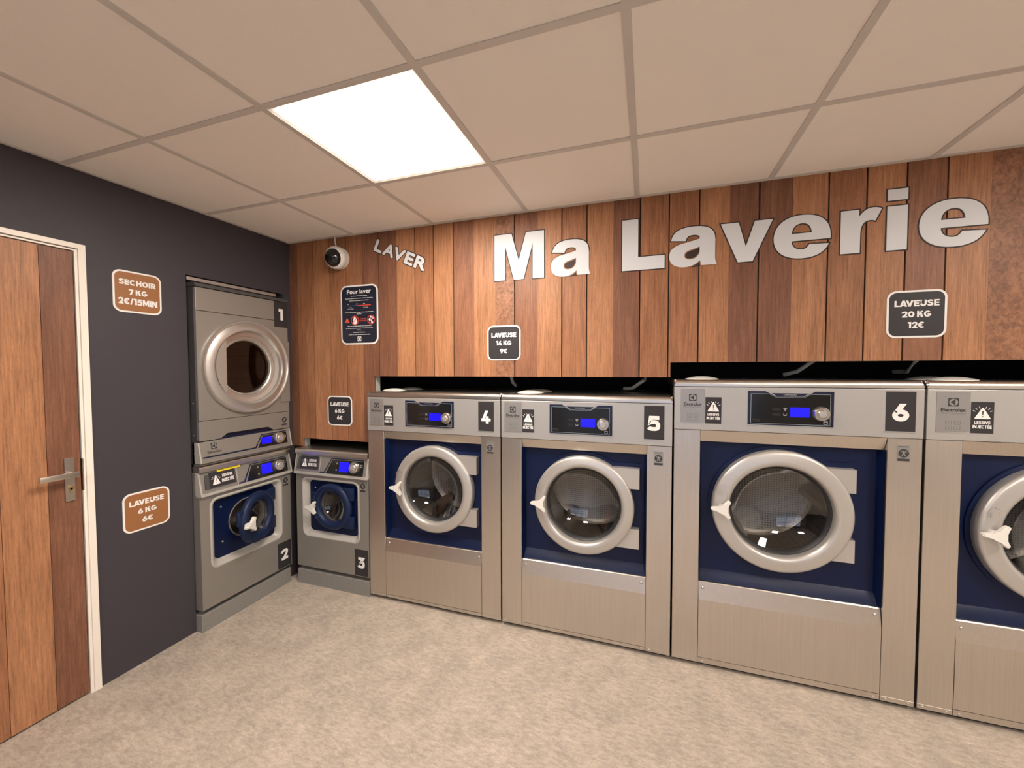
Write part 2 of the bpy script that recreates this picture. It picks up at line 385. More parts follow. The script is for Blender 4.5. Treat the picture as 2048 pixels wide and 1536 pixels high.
    G['!'] = (t, [bar(0, t, .34, 1), bar(0, t, 0, .24)])
    return G
GL = glyphs()
KERN = {'AV': -0.27, 'LA': -0.10, 'VE': -0.05, 'KG': -0.03, 'EC': -0.02, '14': -0.06, '\u20ac/': -0.05, '/1': -0.05}
def block_text(s, cx, cz, w, h, y, mat, parent, name='lettering', T=None, fit_accent=False):
    x = 0.0; polys = []; prev = ' '
    for ch in s:
        if ch == ' ': x += 0.24; prev = ' '; continue
        x += KERN.get(prev+ch, 0.0); prev = ch
        gw, P = GL[ch]; polys += [[(x+p[0], p[1]) for p in q] for q in P]; x += gw+0.085
    W0 = x-0.085; vs = []; fs = []; area = 0
    for i, q in enumerate(polys):
        o = len(vs); A = sum(q[k][0]*q[(k+1) % len(q)][1]-q[(k+1) % len(q)][0]*q[k][1] for k in range(len(q)))
        if A < 0: q = q[::-1]
        for p in q:
            v = Vector((cx+(p[0]-W0/2)*w/W0, y-0.000003*(i % 9), cz+(p[1]-0.5)*h)); vs.append(T(v) if T else v)
        fs.append(tuple(range(o, o+len(q))))
    me = bpy.data.meshes.new(name); me.from_pydata(vs, [], fs); return finish(me, name, mat, parent)

# ------------------------------------------------------------------ setting
H = 2.379                      # ceiling height
X1, Y0, YB, XB = 6.0, -5.0, 1.35, -1.15     # room right, room front, service corridor back and side
floor = struct(obj('floor', box(XB-0.1, X1+0.1, Y0-0.1, YB+0.1, -0.08, 0.0), FLOOR))
def poly_wall(name, pts, axis, a0, a1, mat): return struct(obj(name, prism(pts, axis, a0, a1), mat))
# back wall: board with stepped opening for the machines, faced with planks
BACK = [(0.0, 0.0), (0.097, 0.0), (0.097, 1.003), (0.708, 1.003), (0.708, 1.443), (2.529, 1.443), (2.529, 1.520), (4.530, 1.520), (4.530, 0.0), (X1, 0.0), (X1, H+0.05), (0.0, H+0.05)]
wall_back = poly_wall('wall_back', BACK, 'y', 0.011, 0.060, BARE)
obj('backing_board', prism(BACK, 'y', 0.009, 0.0112), OUTLINE, wall_back)
def bottom_at(x):
    for (a, b, z) in ((0.097, 0.708, 1.003), (0.708, 2.529, 1.443), (2.529, 4.530, 1.520)):
        if a <= x < b: return z
    return 0.945 if x < 0.097 else 0.0
JOINTS = [0.0, 0.07, 0.21, 0.353, 0.491, 0.622, 0.750, 0.889, 1.022, 1.155, 1.293, 1.428, 1.566, 1.684, 1.821, 1.961, 2.099, 2.240, 2.375, 2.516, 2.657, 2.792, 2.918, 3.055, 3.195, 3.337, 3.478, 3.615, 3.755, 3.90, 4.03, 4.17, 4.31, 4.45, 4.59, 4.73, 4.87, 5.01, 5.15, 5.29, 5.43, 5.57, 5.71, 5.85, X1]
KINDS = 'DMLMMDDLMLCLBCLMLDMMLDDLMLCLBMLDLMMLDLMLDLMML'
FAINT = {0, 1, 5, 7, 11, 12, 14, 17, 21, 23, 28}
for i in range(len(JOINTS)-1):
    a = JOINTS[i]+(0.0003 if i in FAINT else 0.0034); b = JOINTS[i+1]-(0.0003 if i+1 in FAINT else 0.0034)
    cuts = [a]+[c for c in (0.097, 0.708, 2.529, 4.530) if a < c < b]+[b]
    pts = []
    for u, v in zip(cuts, cuts[1:]):
        z = bottom_at((u+v)/2); pts += [(u, z), (v, z)]
    pts += [(b, H+0.02), (a, H+0.02)]
    obj('plank', prism(pts, 'y', 0.0, 0.0092), {'L': W_LIGHT, 'M': W_MID, 'D': W_DARK, 'C': W_COCOA, 'B': W_BURL}[KINDS[i % len(KINDS)]], wall_back)
# left wall with door hole and stack opening (local: y,z)
DY0, DY1, DZ = -1.985, -1.141, 2.016
SY0, SY1, SZ = -0.683, -0.060, 2.014
LEFT = [(Y0, 0), (DY0-0.036, 0), (DY0-0.036, DZ+0.03), (DY1+0.036, DZ+0.03), (DY1+0.036, 0), (SY0, 0), (SY0, SZ), (SY1, SZ), (SY1, 0), (0.0, 0), (0.0, H+0.05), (Y0, H+0.05)]
wall_left = poly_wall('wall_left', LEFT, 'x', -0.07, 0.0, NAVY_WALL)
# short return of the left wall behind the plane of the back wall keeps the corridor closed
struct(obj('wall_corridor_corner', box(-0.07, 0.0, 0.0, 0.060, 0.0, H+0.05), NAVY_WALL))
struct(obj('wall_right', box(X1, X1+0.1, Y0-0.1, YB+0.1, 0, H+0.1), WHITE_WALL))
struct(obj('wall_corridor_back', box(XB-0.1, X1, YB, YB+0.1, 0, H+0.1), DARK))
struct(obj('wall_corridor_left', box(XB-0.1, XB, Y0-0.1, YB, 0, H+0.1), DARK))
# front wall behind the photographer with a shop window
WX0, WX1, WZ0, WZ1 = 0.9, 4.1, 0.25, 2.15
wf = bmesh.new()
for a in ((XB, WX0, 0, H+0.1), (WX1, X1, 0, H+0.1), (WX0, WX1, 0, WZ0), (WX0, WX1, WZ1, H+0.1)): add_box(wf, a[0], a[1], Y0-0.1, Y0, a[2], a[3])
struct(obj('wall_front', wf, FRONT_WALL))
wb = bmesh.new()
for x in (WX0, 1.95, 3.02, WX1-0.06): add_box(wb, x, x+0.06, Y0-0.08, Y0-0.02, WZ0, WZ1)
for z in (WZ0, 1.35, WZ1-0.06): add_box(wb, WX0+0.06, WX1-0.06, Y0-0.075, Y0-0.025, z, z+0.06)
window = struct(obj('window_1', wb, BLACK))
for (a, b) in ((WX0+0.06, 1.95), (2.01, 3.02), (3.08, WX1-0.06)):
    for (c, d) in ((WZ0+0.06, 1.35), (1.41, WZ1-0.06)): obj('pane', box(a, b, Y0-0.053, Y0-0.047, c, d), PANE, window)
struct(obj('pavement', box(-12, 16, -26, Y0-0.1, -0.16, -0.02), PAVE))
# ceiling: slab, tee bars and lay-in tiles as parts
ceiling = struct(obj('ceiling', box(XB-0.1, X1+0.1, Y0-0.1, YB+0.1, H+0.10, H+0.16), DARK))
U0, V0, P = 0.5596, -0.5686, 0.6
xs = [0.0]+[U0+P*i for i in range(0, 10) if U0+P*i < X1]+[X1]
ys = [0.0]+[V0-P*i for i in range(0, 8) if V0-P*i > Y0]+[Y0]
BW = 0.012
LIGHTS = [(2, 1), (7, 2), (2, 5), (6, 5)]     # (column, row) cells holding LED panels
LIGHTS = [(i, j) for i, j in LIGHTS]
tile_cache = {}
for i in range(len(xs)-1):
    for j in range(len(ys)-1):
        if (i, j) in LIGHTS: continue
        w = xs[i+1]-xs[i]; d = ys[j]-ys[j+1]; k = (round(w, 3), round(d, 3))
        if k not in tile_cache:
            o = obj('ceiling_tile', box(0.003, w-0.003, 0.003, d-0.003, 0, 0.015, 0.0015, 1), TILE, ceiling); tile_cache[k] = o.data
        else:
            o = bpy.data.objects.new('ceiling_tile', tile_cache[k]); COL.objects.link(o); o.parent = ceiling
        o.location = (xs[i], ys[j+1], H+0.0035+random.uniform(0, 0.0006))
for x in xs[1:-1]: obj('tee_bar', box(x-BW, x+BW, Y0, 0.0, H, H+0.0034), TEE, ceiling)
for y in ys[1:-1]:
    for a, b in zip(xs, xs[1:]):
        aa = a+(BW if a > 0 else 0.0); bb = b-(BW if b < X1 else 0.0)
        obj('tee_bar', box(aa, bb, y-BW, y+BW, H+0.0002, H+0.0034), TEE, ceiling)
struct(obj('trim_1', prism([(0.0, H-0.001), (-0.019, H-0.001), (-0.019, H+0.003), (0.0, H+0.003)], 'x', 0.0, X1), TEE))
struct(obj('trim_2', prism([(0.0, H-0.001), (0.019, H-0.001), (0.019, H+0.003), (0.0, H+0.003)], 'y', Y0, -0.019), TEE))
# corridor ceiling closes the dark space behind the walls
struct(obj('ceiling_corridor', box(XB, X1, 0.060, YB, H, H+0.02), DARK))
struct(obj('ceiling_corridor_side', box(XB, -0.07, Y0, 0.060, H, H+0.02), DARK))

def light_panel(i, j, label):
    x0, x1, ya, yb = xs[i], xs[i+1], ys[j+1], ys[j]
    t = thing('ceiling_light', label, 'ceiling light', ((x0+x1)/2, (ya+yb)/2, H+0.003), 0, 'square LED ceiling panels')
    w = (x1-x0)/2-0.004; iw = 0.276
    bm = bmesh.new()
    lo = [[(-w, -w), (w, -w), (w, w), (-w, w)], [(-iw-0.010, -iw-0.010), (iw+0.010, -iw-0.010), (iw+0.010, iw+0.010), (-iw-0.010, iw+0.010)], [(-iw, -iw), (iw, -iw), (iw, iw), (-iw, iw)]]
    loops = [[(p[0], p[1], z) for p in L] for L, z in ((lo[0], 0.012), (lo[0], 0.0005), (lo[1], -0.002), (lo[2], 0.001), (lo[2], 0.012))]
    obj('frame', loft(loops), FRAME_WHITE, t)
    obj('diffuser', box(-iw, iw, -iw, iw, 0.002, 0.008), DIFFUSER, t)
light_panel(2, 1, 'lit square LED panel in the ceiling between the tiles near the wooden wall')
light_panel(7, 2, 'lit square LED panel in the ceiling above the right-hand end of the machine row')
light_panel(2, 5, 'lit square LED panel in the ceiling towards the shop window, door side')
light_panel(6, 5, 'lit square LED panel in the ceiling towards the shop window, far from the door')

# ------------------------------------------------------------------ door in the left wall
door = struct(obj('door_1', box(-0.045, -0.004, DY0+0.003, DY1-0.003, 0.008, DZ-0.003), W_DARK))
dj = [DY0+0.004, -1.93, -1.79, -1.655, -1.52, -1.386, -1.251, DY1-0.004]
for (a, b), m in zip(zip(dj, dj[1:]), (W_MID, W_LIGHT, W_DARK, W_LIGHT, W_MID, W_LIGHT, W_DARK)):
    obj('plank', box(-0.0045, 0.0, a+0.0009, b-0.0009, 0.009, DZ-0.004), m, door)
fr = bmesh.new()
for (o_, i_, x0, x1) in ((0.036, 0.011, -0.075, 0.011), (0.0105, 0.0, -0.075, 0.005)):
    A = [(DY0-o_, 0), (DY0-o_, DZ+o_-0.004), (DY1+o_, DZ+o_-0.004), (DY1+o_, 0), (DY1+i_, 0), (DY1+i_, DZ+i_), (DY0-i_, DZ+i_), (DY0-i_, 0)]
    add_prism(fr, A, 'x', x0, x1)
obj('frame', fr, FRAME_WHITE, door)
hd = obj('handle_plate', box(0.0, 0.007, -1.200, -1.168, 0.908, 1.100, 0.001, 1), NICKEL, door)
lv = bmesh.new(); add_lv = tube([(0.006, -1.184, 1.030), (0.052, -1.184, 1.030)], 0.009, 16)
me = bpy.data.meshes.new('t'); add_lv.to_mesh(me); add_lv.free(); lv.from_mesh(me); bpy.data.meshes.remove(me)
add_box(lv, 0.044, 0.054, -1.296, -1.172, 1.018, 1.042, 0.002, 2)
obj('door_handle', lv, NICKEL, door, 40)
kc = bmesh.new(); add_prism(kc, [(-1.184+0.0085*math.cos(a*PI/12), 0.968+0.0085*math.sin(a*PI/12)) for a in range(24)], 'x', 0.006, 0.014)
add_box(kc, 0.006, 0.014, -1.188, -1.180, 0.946, 0.966)
obj('lock_cylinder', kc, BRASS, door)
obj('plate_screw', prism([(-1.184+0.003*math.cos(a*PI/6), 1.088+0.003*math.sin(a*PI/6)) for a in range(12)], 'x', 0.006, 0.0082), NICKEL, door)
obj('strike_plate', box(-0.030, 0.0058, DY1-0.0005, DY1+0.0035, 0.944, 1.088), NICKEL, door)

# ------------------------------------------------------------------ machine parts shared by the builders
def emblem(cx, cz, s, y, parent, dark, light, T=None):
    # dark square holding a pale disc, with a dark arrowhead and an upright bar on it
    e = flat('emblem', [rrect(cx-s/2, cx+s/2, cz-s/2, cz+s/2, s*0.02, 2)], y, dark, parent, 0.0003, T)
    flat('emblem_disc', [circle(cx, cz, s*0.42, 32)], y-0.0005, light, parent, 0.0002, T)
    flat('emblem_mark', [[(cx-0.34*s, cz), (cx+0.06*s, cz+0.26*s), (cx+0.06*s, cz+0.40*s), (cx+0.16*s, cz+0.38*s), (cx+0.16*s, cz-0.38*s), (cx+0.06*s, cz-0.40*s), (cx+0.06*s, cz-0.26*s)]], y-0.0009, dark, parent, 0.0002, T)
    return e
def warning_tri(cx, cz, w, h, y, parent, fg, bgm, T=None, rays=True):
    r = 0.10*w
    tri = [(cx-w/2+r*0.3, cz-h/2), (cx-w/2, cz-h/2+r*0.5), (cx-r*0.35, cz+h/2), (cx+r*0.35, cz+h/2), (cx+w/2, cz-h/2+r*0.5), (cx+w/2-r*0.3, cz-h/2)]
    flat('warning_triangle', [tri], y, fg, parent, 0.0003, T)
    b = [[(cx-0.045*w, cz+0.20*h), (cx+0.045*w, cz+0.20*h), (cx+0.025*w, cz-0.17*h), (cx-0.025*w, cz-0.17*h)]]
    flat('exclamation_mark', b+[circle(cx, cz-0.29*h, 0.042*w, 10)], y-0.0006, bgm, parent, 0.0002, T)
    if rays:
        L = []
        for s in (-1, 1):
            for k in range(3):
                a = math.radians(28+k*22); r0, r1 = 0.50*w, 0.66*w
                c0 = (cx+s*0.02*w, cz-0.10*h)
                ux, uz = s*math.cos(a), math.sin(a); px, pz = -uz*0.022*w, ux*0.022*w
                L.append([(c0[0]+ux*r0+px, c0[1]+uz*r0+pz), (c0[0]+ux*r1+px, c0[1]+uz*r1+pz), (c0[0]+ux*r1-px, c0[1]+uz*r1-pz), (c0[0]+ux*r0-px, c0[1]+uz*r0-pz)])
        flat('warning_rays', L, y, fg, parent, 0.0003, T)
def pictogram(cx, ztop, w, h, y, parent, T=None):
    p = flat('pictogram_sticker', [rrect(cx-w/2, cx+w/2, ztop-h, ztop, 0.001, 2)], y, PLATE, parent, 0.0003, T)
    r = w*0.42; cz = ztop-h*0.50
    flat('pictogram_disc', [circle(cx, cz, r, 28)], y-0.0005, INK, p, 0.0002, T)
    man = [(0, .62), (-.10, .58), (-.12, .42), (-.62, .46), (-.62, .34), (-.18, .24), (-.20, -.1), (-.42, -.66), (-.28, -.72), (0, -.2), (.28, -.72), (.42, -.66), (.20, -.1), (.18, .24), (.62, .34), (.62, .46), (.12, .42), (.10, .58)]
    flat('pictogram_figure', [[(cx+a*r, cz+b*r) for a, b in man]], y-0.0009, PLATE, p, 0.0002, T)
    text('PRIMARY', cx, ztop-h*0.10, w*0.8, h*0.075, y-0.0005, INK, p, 0.02, T=T)
    flat('caption_bar', [rrect(cx-w*0.46, cx+w*0.46, ztop-h*0.98, ztop-h*0.83, 0.0006, 2)], y-0.0005, INK, p, 0.0002, T)
    return p
def dial(cx, cz, r, y, parent, T=None):
    bm = lathe([(0, y-0.026), (r*0.52, y-0.026), (r*0.58, y-0.024), (r*0.62, y-0.022), (r*0.86, y-0.022), (r*0.97, y-0.018), (r, y-0.010), (r*1.03, y)], cx, cz, 40)
    if T:
        for v in bm.verts: v.co = T(v.co)
    k = obj('dial', bm, KNOB, parent, 35)
    b2 = lathe([(0, y-0.0275), (r*0.44, y-0.0275), (r*0.48, y-0.0262)], cx, cz, 32)
    if T:
        for v in b2.verts: v.co = T(v.co)
    obj('dial_cap', b2, SILVER, k, 35)
    return k
def star_handle(tipx, cz, w, y, parent, T=None, small=1.0):
    # three-armed white knob: one arm to the left, two to the right
    C = (tipx+w*0.58, cz); arms = [180, 52, -52]; pts = []
    R = w*0.62; tipw = w*0.095
    for k, a in enumerate(arms):
        A = math.radians(a); L = R if k else w*0.58
        ux, uz = math.cos(A), math.sin(A); px, pz = -uz, ux
        tp = [(C[0]+ux*L+px*tipw*s, C[1]+uz*L+pz*tipw*s) for s in (1, 0.45, -0.45, -1)]
        tp[1] = (C[0]+ux*(L+0.05*w)+px*tipw*0.45, C[1]+uz*(L+0.05*w)+pz*tipw*0.45); tp[2] = (C[0]+ux*(L+0.05*w)-px*tipw*0.45, C[1]+uz*(L+0.05*w)-pz*tipw*0.45)
        pts.append(tp)
    # order counter-clockwise: right-top (52), left (180), right-bottom (-52)
    order = [pts[1], pts[0], pts[2]]; out = []
    for i in range(3):
        cur = [order[i][3], order[i][2], order[i][1], order[i][0]]; out += cur
        a = order[i][0]; b = order[(i+1) % 3][3]
        for s in (0.25, 0.5, 0.75):
            bx = a[0]*(1-s)+b[0]*s; bz = a[1]*(1-s)+b[1]*s; pull = 0.42*4*s*(1-s)
            out.append((bx+(C[0]-bx)*pull, bz+(C[1]-bz)*pull))
    bm = prism(out, 'y', y-0.020*small, y)
    fr_ = [f for f in bm.faces if abs(f.normal.y) > 0.9 or f.calc_center_median().y < y-0.019*small]
    es = [e for e in bm.edges if all(v.co.y < y-0.019*small for v in e.verts)]
    bmesh.ops.bevel(bm, geom=es, offset=0.004*small, segments=2, affect='EDGES')
    add_lathe(bm, [(w*0.22, y-0.002), (w*0.16, y+0.03*small)], C[0], C[1], 16)
    if T:
        for v in bm.verts: v.co = T(v.co)
    return obj('handle', bm, WHITE_P, parent, 40)
def cap_z(cx, cy, z, parent):
    bm = bmesh.new(); r = 0.078
    add_lathe_z(bm, [(0, z+0.016), (r*0.3, z+0.0155), (r*0.6, z+0.0125), (r*0.85, z+0.008), (r, z+0.004), (r*1.02, z-0.002)], cx, cy, 40)
    obj('detergent_cap', bm, WHITE_P, parent, 50)

def front_loader(x0, W, bandB, bandT, lidT, hdrB, blueB, foldB, seam, cx, cz, R, r, panel, num, brandx, lessx, capx, digit, label):
    FY = -0.075
    t = thing('washing_machine', label, 'washing machine', (x0, FY, 0.0), 0, 'built-in coin laundry washing machines')
    PW = 0.120; bot = 0.021; D = 0.060
    obj('cabinet', shell(0.004, W-0.004, D-0.002, 0.80, 0.06, bandT), GREY_D, t)
    bs = bmesh.new(); add_box(bs, 0.012, W-0.012, 0.022, 0.78, 0.004, 0.0605)
    obj('base', bs, BLACK, t)
    for (fx, fy) in ((0.05, 0.06), (W-0.05, 0.06), (0.05, 0.74), (W-0.05, 0.74)):
        bm = bmesh.new(); add_lathe_z(bm, [(0, 0.0), (0.022, 0.0), (0.022, 0.012), (0.012, 0.014)], fx, fy, 16); obj('foot', bm, RUBBER, t)
    # lid with rounded front edge
    n = 7; rr = 0.020
    prof = [(0.0, bandT+0.002)]+[(rr-rr*math.cos(PI/2*k/n), lidT-rr+rr*math.sin(PI/2*k/n)) for k in range(n+1)]+[(0.80, lidT), (0.80, bandT+0.002)]
    lid = prism(prof, 'x', 0.0, W)
    es = [e for e in lid.edges if abs(e.verts[0].co.x-e.verts[1].co.x) < 1e-6 and (e.verts[0].co.z > lidT-rr-0.001 and e.verts[1].co.z > lidT-rr-0.001)]
    bmesh.ops.bevel(lid, geom=es, offset=0.006, segments=3, affect='EDGES')
    obj('lid', lid, STEEL_H, t, 30)
    for (a, b) in capx: cap_z(a, b, lidT, t)
    # upper fascia
    obj('fascia', box(0.0, W, -0.003, D+0.002, bandB, bandT-0.001, 0.002, 2), SILVER, t)
    for a, b in ((0.0, PW), (W-PW, W)):
        p = obj('side_post', box(a+0.0005, b-0.0005, 0.0, D, bot+0.022, bandB-0.0015, 0.0015, 1), STEEL, t)
        obj('kick_flange', box(a+0.0005, b-0.0005, 0.0015, D, bot, bot+0.0215, 0.001, 1), STEEL, t)
    for sx in (0.020, PW-0.020, PW+0.022, W-PW-0.022, W-PW+0.020, W-0.020):
        obj('screw', lathe([(0, -0.003), (0.0035, -0.0025), (0.005, 0.0), (0.005, 0.002)], sx, bot+0.011, 12), CHROME, t, 40)
    obj('header', prism([(0.0, bandB-0.002), (0.024, hdrB), (D, hdrB), (D, bandB-0.002)], 'x', PW+0.001, W-PW-0.001), STEEL, t)
    low = obj('lower_panel', prism([(0.0015, seam), (0.0015, foldB), (0.0145, blueB-0.008), (0.018, blueB-0.004), (D, blueB-0.004), (D, seam)], 'x', PW+0.0015, W-PW-0.0015), STEEL, t)
    obj('kick_flange', prism([(0.003, bot), (0.0015, seam-0.002), (D, seam-0.002), (D, bot)], 'x', PW+0.0015, W-PW-0.0015), STEEL, t)
    for sx in (PW+0.022, W-PW-0.022):
        zz = blueB-0.034; obj('screw', lathe([(0, 0.006), (0.005, 0.007), (0.0075, 0.010), (0.0075, 0.020)], sx, zz, 14), CHROME, t, 40)
    # blue moulded panel: tray with round opening and sloped sides
    bx0, bx1, bz0, bz1 = PW+0.0005, W-PW-0.0005, blueB-0.004, hdrB
    me = fill2d([[(bx0, bz0), (bx1, bz0), (bx1, bz1), (bx0, bz1)], circle(cx, cz, R-0.02, 72)], D-0.004, D)
    bl = finish(me, 'front_panel', BLUE, t)
    rim = bmesh.new()
    for (a, b) in ((bx0, bx0+0.012), (bx1-0.012, bx1)):
        inn = b if a == bx0 else a; outx = a if a == bx0 else b
        add_prism(rim, [(outx, 0.012), (outx, D-0.003), (inn, D-0.003)], 'z', bz0, bz1)
    add_prism(rim, [(0.030, bz0), (D-0.004, bz0), (D-0.004, bz0+0.05), (0.046, bz0+0.036), (0.036, bz0+0.014)], 'x', bx0, bx1)
    obj('panel_rim', rim, BLUE, bl, 40)
    # raised collar that follows ring and hinges
    RC = R+0.016; hx = 0.755; zt, zb = cz+0.228, cz-0.212
    a0 = math.degrees(math.asin((zt-cz+0.006)/RC)); col = []
    hxr = hx+0.014
    a1 = math.asin(min(0.99, (zt+0.012-cz)/RC)); a2 = math.asin(max(-0.99, (zb-0.012-cz)/RC))
    N = 56
    col = [(cx+RC*math.cos(a1+(2*PI+a2-a1)*i/N), cz+RC*math.sin(a1+(2*PI+a2-a1)*i/N)) for i in range(N+1)]
    col += [(hxr-0.012, zb-0.012), (hxr-0.003, zb-0.009), (hxr, zb), (hxr, zt), (hxr-0.003, zt+0.009), (hxr-0.012, zt+0.012)]
    me = fill2d([col, circle(cx, cz, R-0.02, 72)], D-0.012, D-0.003); finish(me, 'collar', BLUE, bl)
    # door
    d = obj('door', lathe([(R-0.002, D-0.010), (R, D-0.02), (R, 0.010), (R-0.002, 0.003), (R-0.007, -0.0015), (R-0.013, -0.0035), (R-0.017, -0.0043), (r+0.026, -0.0092), (r+0.020, -0.0094), (r+0.012, -0.0082), (r+0.004, -0.003), (r, 0.006), (r-0.003, 0.020), (r, 0.040), (r+0.01, D-0.008)], cx, cz, 96), RING, t, 50)
    gk = obj('gasket', lathe([(r+0.006, 0.030), (r-0.004, 0.026), (r-0.014, 0.034), (r-0.018, 0.060), (r-0.010, 0.075)], cx, cz, 72), RUBBER, d, 60)
    gl = []
    for k in range(9):
        a = k/8; gl.append(((r-0.012)*a, 0.040+0.070*(1-a**2.6)))
    obj('glass', lathe(gl, cx, cz, 72), GLASS, d, 60)
    hg = []
    for za, zb_ in ((cz+0.218, cz+0.112), (cz-0.099, cz-0.203)):
        hg.append(obj('hinge', prism([(cx+math.sqrt(max(0.0, (R-0.02)**2-(q-cz)**2)), q) for q in ([zb_, za] if False else [zb_, (zb_+za)/2, za])][::-1]+[(hx, zb_), (hx, za)], 'y', 0.010, D-0.008), RING, d))
    star_handle(cx-R-0.008, cz, 0.078, -0.028, d)
    # embossed unlock symbol on the ring
    ang = math.radians(164); ex, ez = cx+(R+r)/2*math.cos(ang), cz+0.088
    sy = []
    for k in range(4):
        a = math.radians(20+k*46); sy.append([(ex+0.020*math.cos(a+q)*(1 if s else 0.8), ez+0.020*math.sin(a+q)*(1 if s else 0.8)) for q, s in ((0, 1), (0.42, 1), (0.42, 0), (0, 0))])
    for sgn in (-1, 1):
        for k in range(3):
            for px in (0.012, 0.021):
                xx = ex+sgn*px; zz = ez-0.004-0.009*k; sy.append([(xx-0.0025, zz-0.0025), (xx+0.0025, zz-0.0025), (xx+0.0025, zz+0.0025), (xx-0.0025, zz+0.0025)])
    flat('embossed_symbol', sy, -0.0085, CHROME, d, 0.0012)
    # drum behind the glass
    dr = obj('drum', lathe([(R-0.02, D-0.002), (R-0.035, 0.10), (R-0.005, 0.13), (R+0.0, 0.15), (R+0.0, 0.46), (R-0.03, 0.48), (0.0, 0.48)], cx, cz, 72), DRUM, t, 40)
    for k in range(3):
        a = math.radians(100+120*k+cx*40); ux, uz = math.cos(a), math.sin(a); px, pz = -uz, ux
        b = [(cx+ux*(R-0.002)+px*s*0.045, cz+uz*(R-0.002)+pz*s*0.045) for s in (1, -1)]; b += [(cx+ux*(R-0.075)+px*s*0.016, cz+uz*(R-0.075)+pz*s*0.016) for s in (-1, 1)]
        obj('lifter', prism(b, 'y', 0.16, 0.46), STEEL, dr)
    # control panel
    fy = -0.003
    pa, pb = panel; pz1 = bandT-0.017; pz0 = bandT-0.175
    cp = obj('control_panel', box(pa, pb, fy-0.003, fy+0.002, pz0, pz1, 0.0008, 1), NAVYLINE, t)
    yy = fy-0.0035; nl, nr = pa+0.075, pb-0.075; nc = (pa+pb)/2
    ins = [(pa+0.011, pz0+0.006), (pb-0.013, pz0+0.006), (pb-0.013, pz1-0.012), (nc+0.082, pz1-0.012), (nc+0.058, pz1-0.027), (nc-0.058, pz1-0.027), (nc-0.082, pz1-0.012), (pa+0.011, pz1-0.012)]
    def grow(k): return [(nc+(x-nc)*(1-k*0.012), (pz0+pz1)/2+(z-(pz0+pz1)/2)*(1-k*0.026)) for x, z in ins]
    flat('panel_outline', [ins], yy, LINE_G, cp, 0.0003)
    flat('panel_face', [grow(1)], yy-0.0005, BLACK_G, cp, 0.0003)
    flat('panel_notch', [[(nc-0.098, pz1), (nc-0.056, pz1-0.024), (nc+0.056, pz1-0.024), (nc+0.098, pz1), ]], yy, SILVER, cp, 0.0003)
    flat('notch_inlay', [[(nc-0.074, pz1-0.009), (nc-0.052, pz1-0.023), (nc+0.052, pz1-0.023), (nc+0.074, pz1-0.009)]], yy-0.0006, NAVYLINE, cp, 0.0003)
    text('COMPASSPRO', nc, pz1-0.0165, 0.052, 0.0055, yy-0.0012, SILVER, cp, 0.02)
    dx0 = pa+0.170; dz0 = bandT-0.134
    flat('display', [rrect(dx0, dx0+0.076, dz0, dz0+0.044, 0.001, 2)], yy-0.0012, DISPLAY, cp, 0.0006)
    dial(pa+0.288, bandT-0.116, 0.032, yy-0.001, cp)
    for zz in (bandT-0.100, bandT-0.124):
        flat('button', [rrect(pa+0.098, pa+0.132, zz-0.006, zz+0.006, 0.001, 2)], yy-0.001, BLACK, cp, 0.0012)
        ic = [(-8, 4), (-4, 7), (4, 7), (8, 4), (6, 1), (4, 2), (4, -6), (-4, -6), (-4, 2), (-6, 1)] if zz > bandT-0.11 else [(-8, 5), (-6, 5), (-5, -1), (5, -1), (6, 5), (8, 5), (6, -6), (-6, -6)]
        flat('button_icon', [[(pa+0.150+0.001*a, zz+0.001*b) for a, b in ic]], yy-0.001, PLATE, cp, 0.0003)
    flat('corner_badge', [rrect(pa+0.016, pa+0.050, pz0+0.014, pz0+0.030, 0.001, 2)], yy-0.001, BLACK, cp, 0.0003)
    q = pb-0.030; flat('corner_icon', [rrect(q-0.009, q+0.008, pz0+0.010, pz0+0.026, 0.002, 3), rrect(q-0.005, q+0.004, pz0+0.013, pz0+0.021, 0.001, 2)], yy-0.001, PLATE, cp, 0.0003)
    flat('lower_lip', [[(pa-0.002, pz0-0.004), (pb, pz0-0.004), (pb, pz0-0.0005), (pa-0.002, pz0-0.0005)]], fy, CHROME, cp, 0.0025)
    # brand plate
    ba, bb = brandx; z1 = bandT-0.011; z0 = bandT-0.176
    bp = obj('brand_plate', box(ba, bb, fy-0.0012, fy+0.001, z0, z1, 0.0004, 1), PLATE, t)
    by = fy-0.0016; bc = (ba+bb)/2
    emblem(bc, z1-0.042, 0.034, by, bp, INK, PLATE)
    text('Electrolux', bc, z1-0.074, 0.080, 0.0155, by, INK, bp, 0.04)
    text('PROFESSIONAL', bc, z1-0.0885, 0.080, 0.0048, by, SLATE, bp, 0.0)
    for k in range(4):
        kx = bc-0.014+0.028*(k % 2); kz = z1-0.128-0.020*(k//2)
        flat('care_icon', [rrect(kx-0.010, kx+0.010, kz-0.007, kz+0.007, 0.001, 2), rrect(kx-0.009, kx+0.009, kz-0.006, kz+0.006, 0.001, 2), circle(kx, kz, 0.0025, 8)], by, SLATE, bp, 0.0002)
    flat('lower_lip', [[(ba-0.001, z0-0.004), (bb, z0-0.004), (bb, z0-0.0005), (ba-0.001, z0-0.0005)]], fy, CHROME, bp, 0.0020)
    # detergent warning sticker
    la, lb = lessx; lz1 = bandT-0.050; lz0 = bandT-0.178; lc = (la+lb)/2
    ls = obj('warning_sticker', box(la, lb, fy-0.0014, fy+0.001, lz0, lz1), STICKER, t)
    warning_tri(lc, lz1-0.046, 0.050, 0.046, fy-0.0018, ls, STICK_W, STICKER)
    block_text('LESSIVE', lc, lz1-0.084, 0.050, 0.011, fy-0.0018, STICK_W, ls)
    block_text('INJECTÉE', lc, lz1-0.1015, 0.059, 0.0135, fy-0.0018, STICK_W, ls)
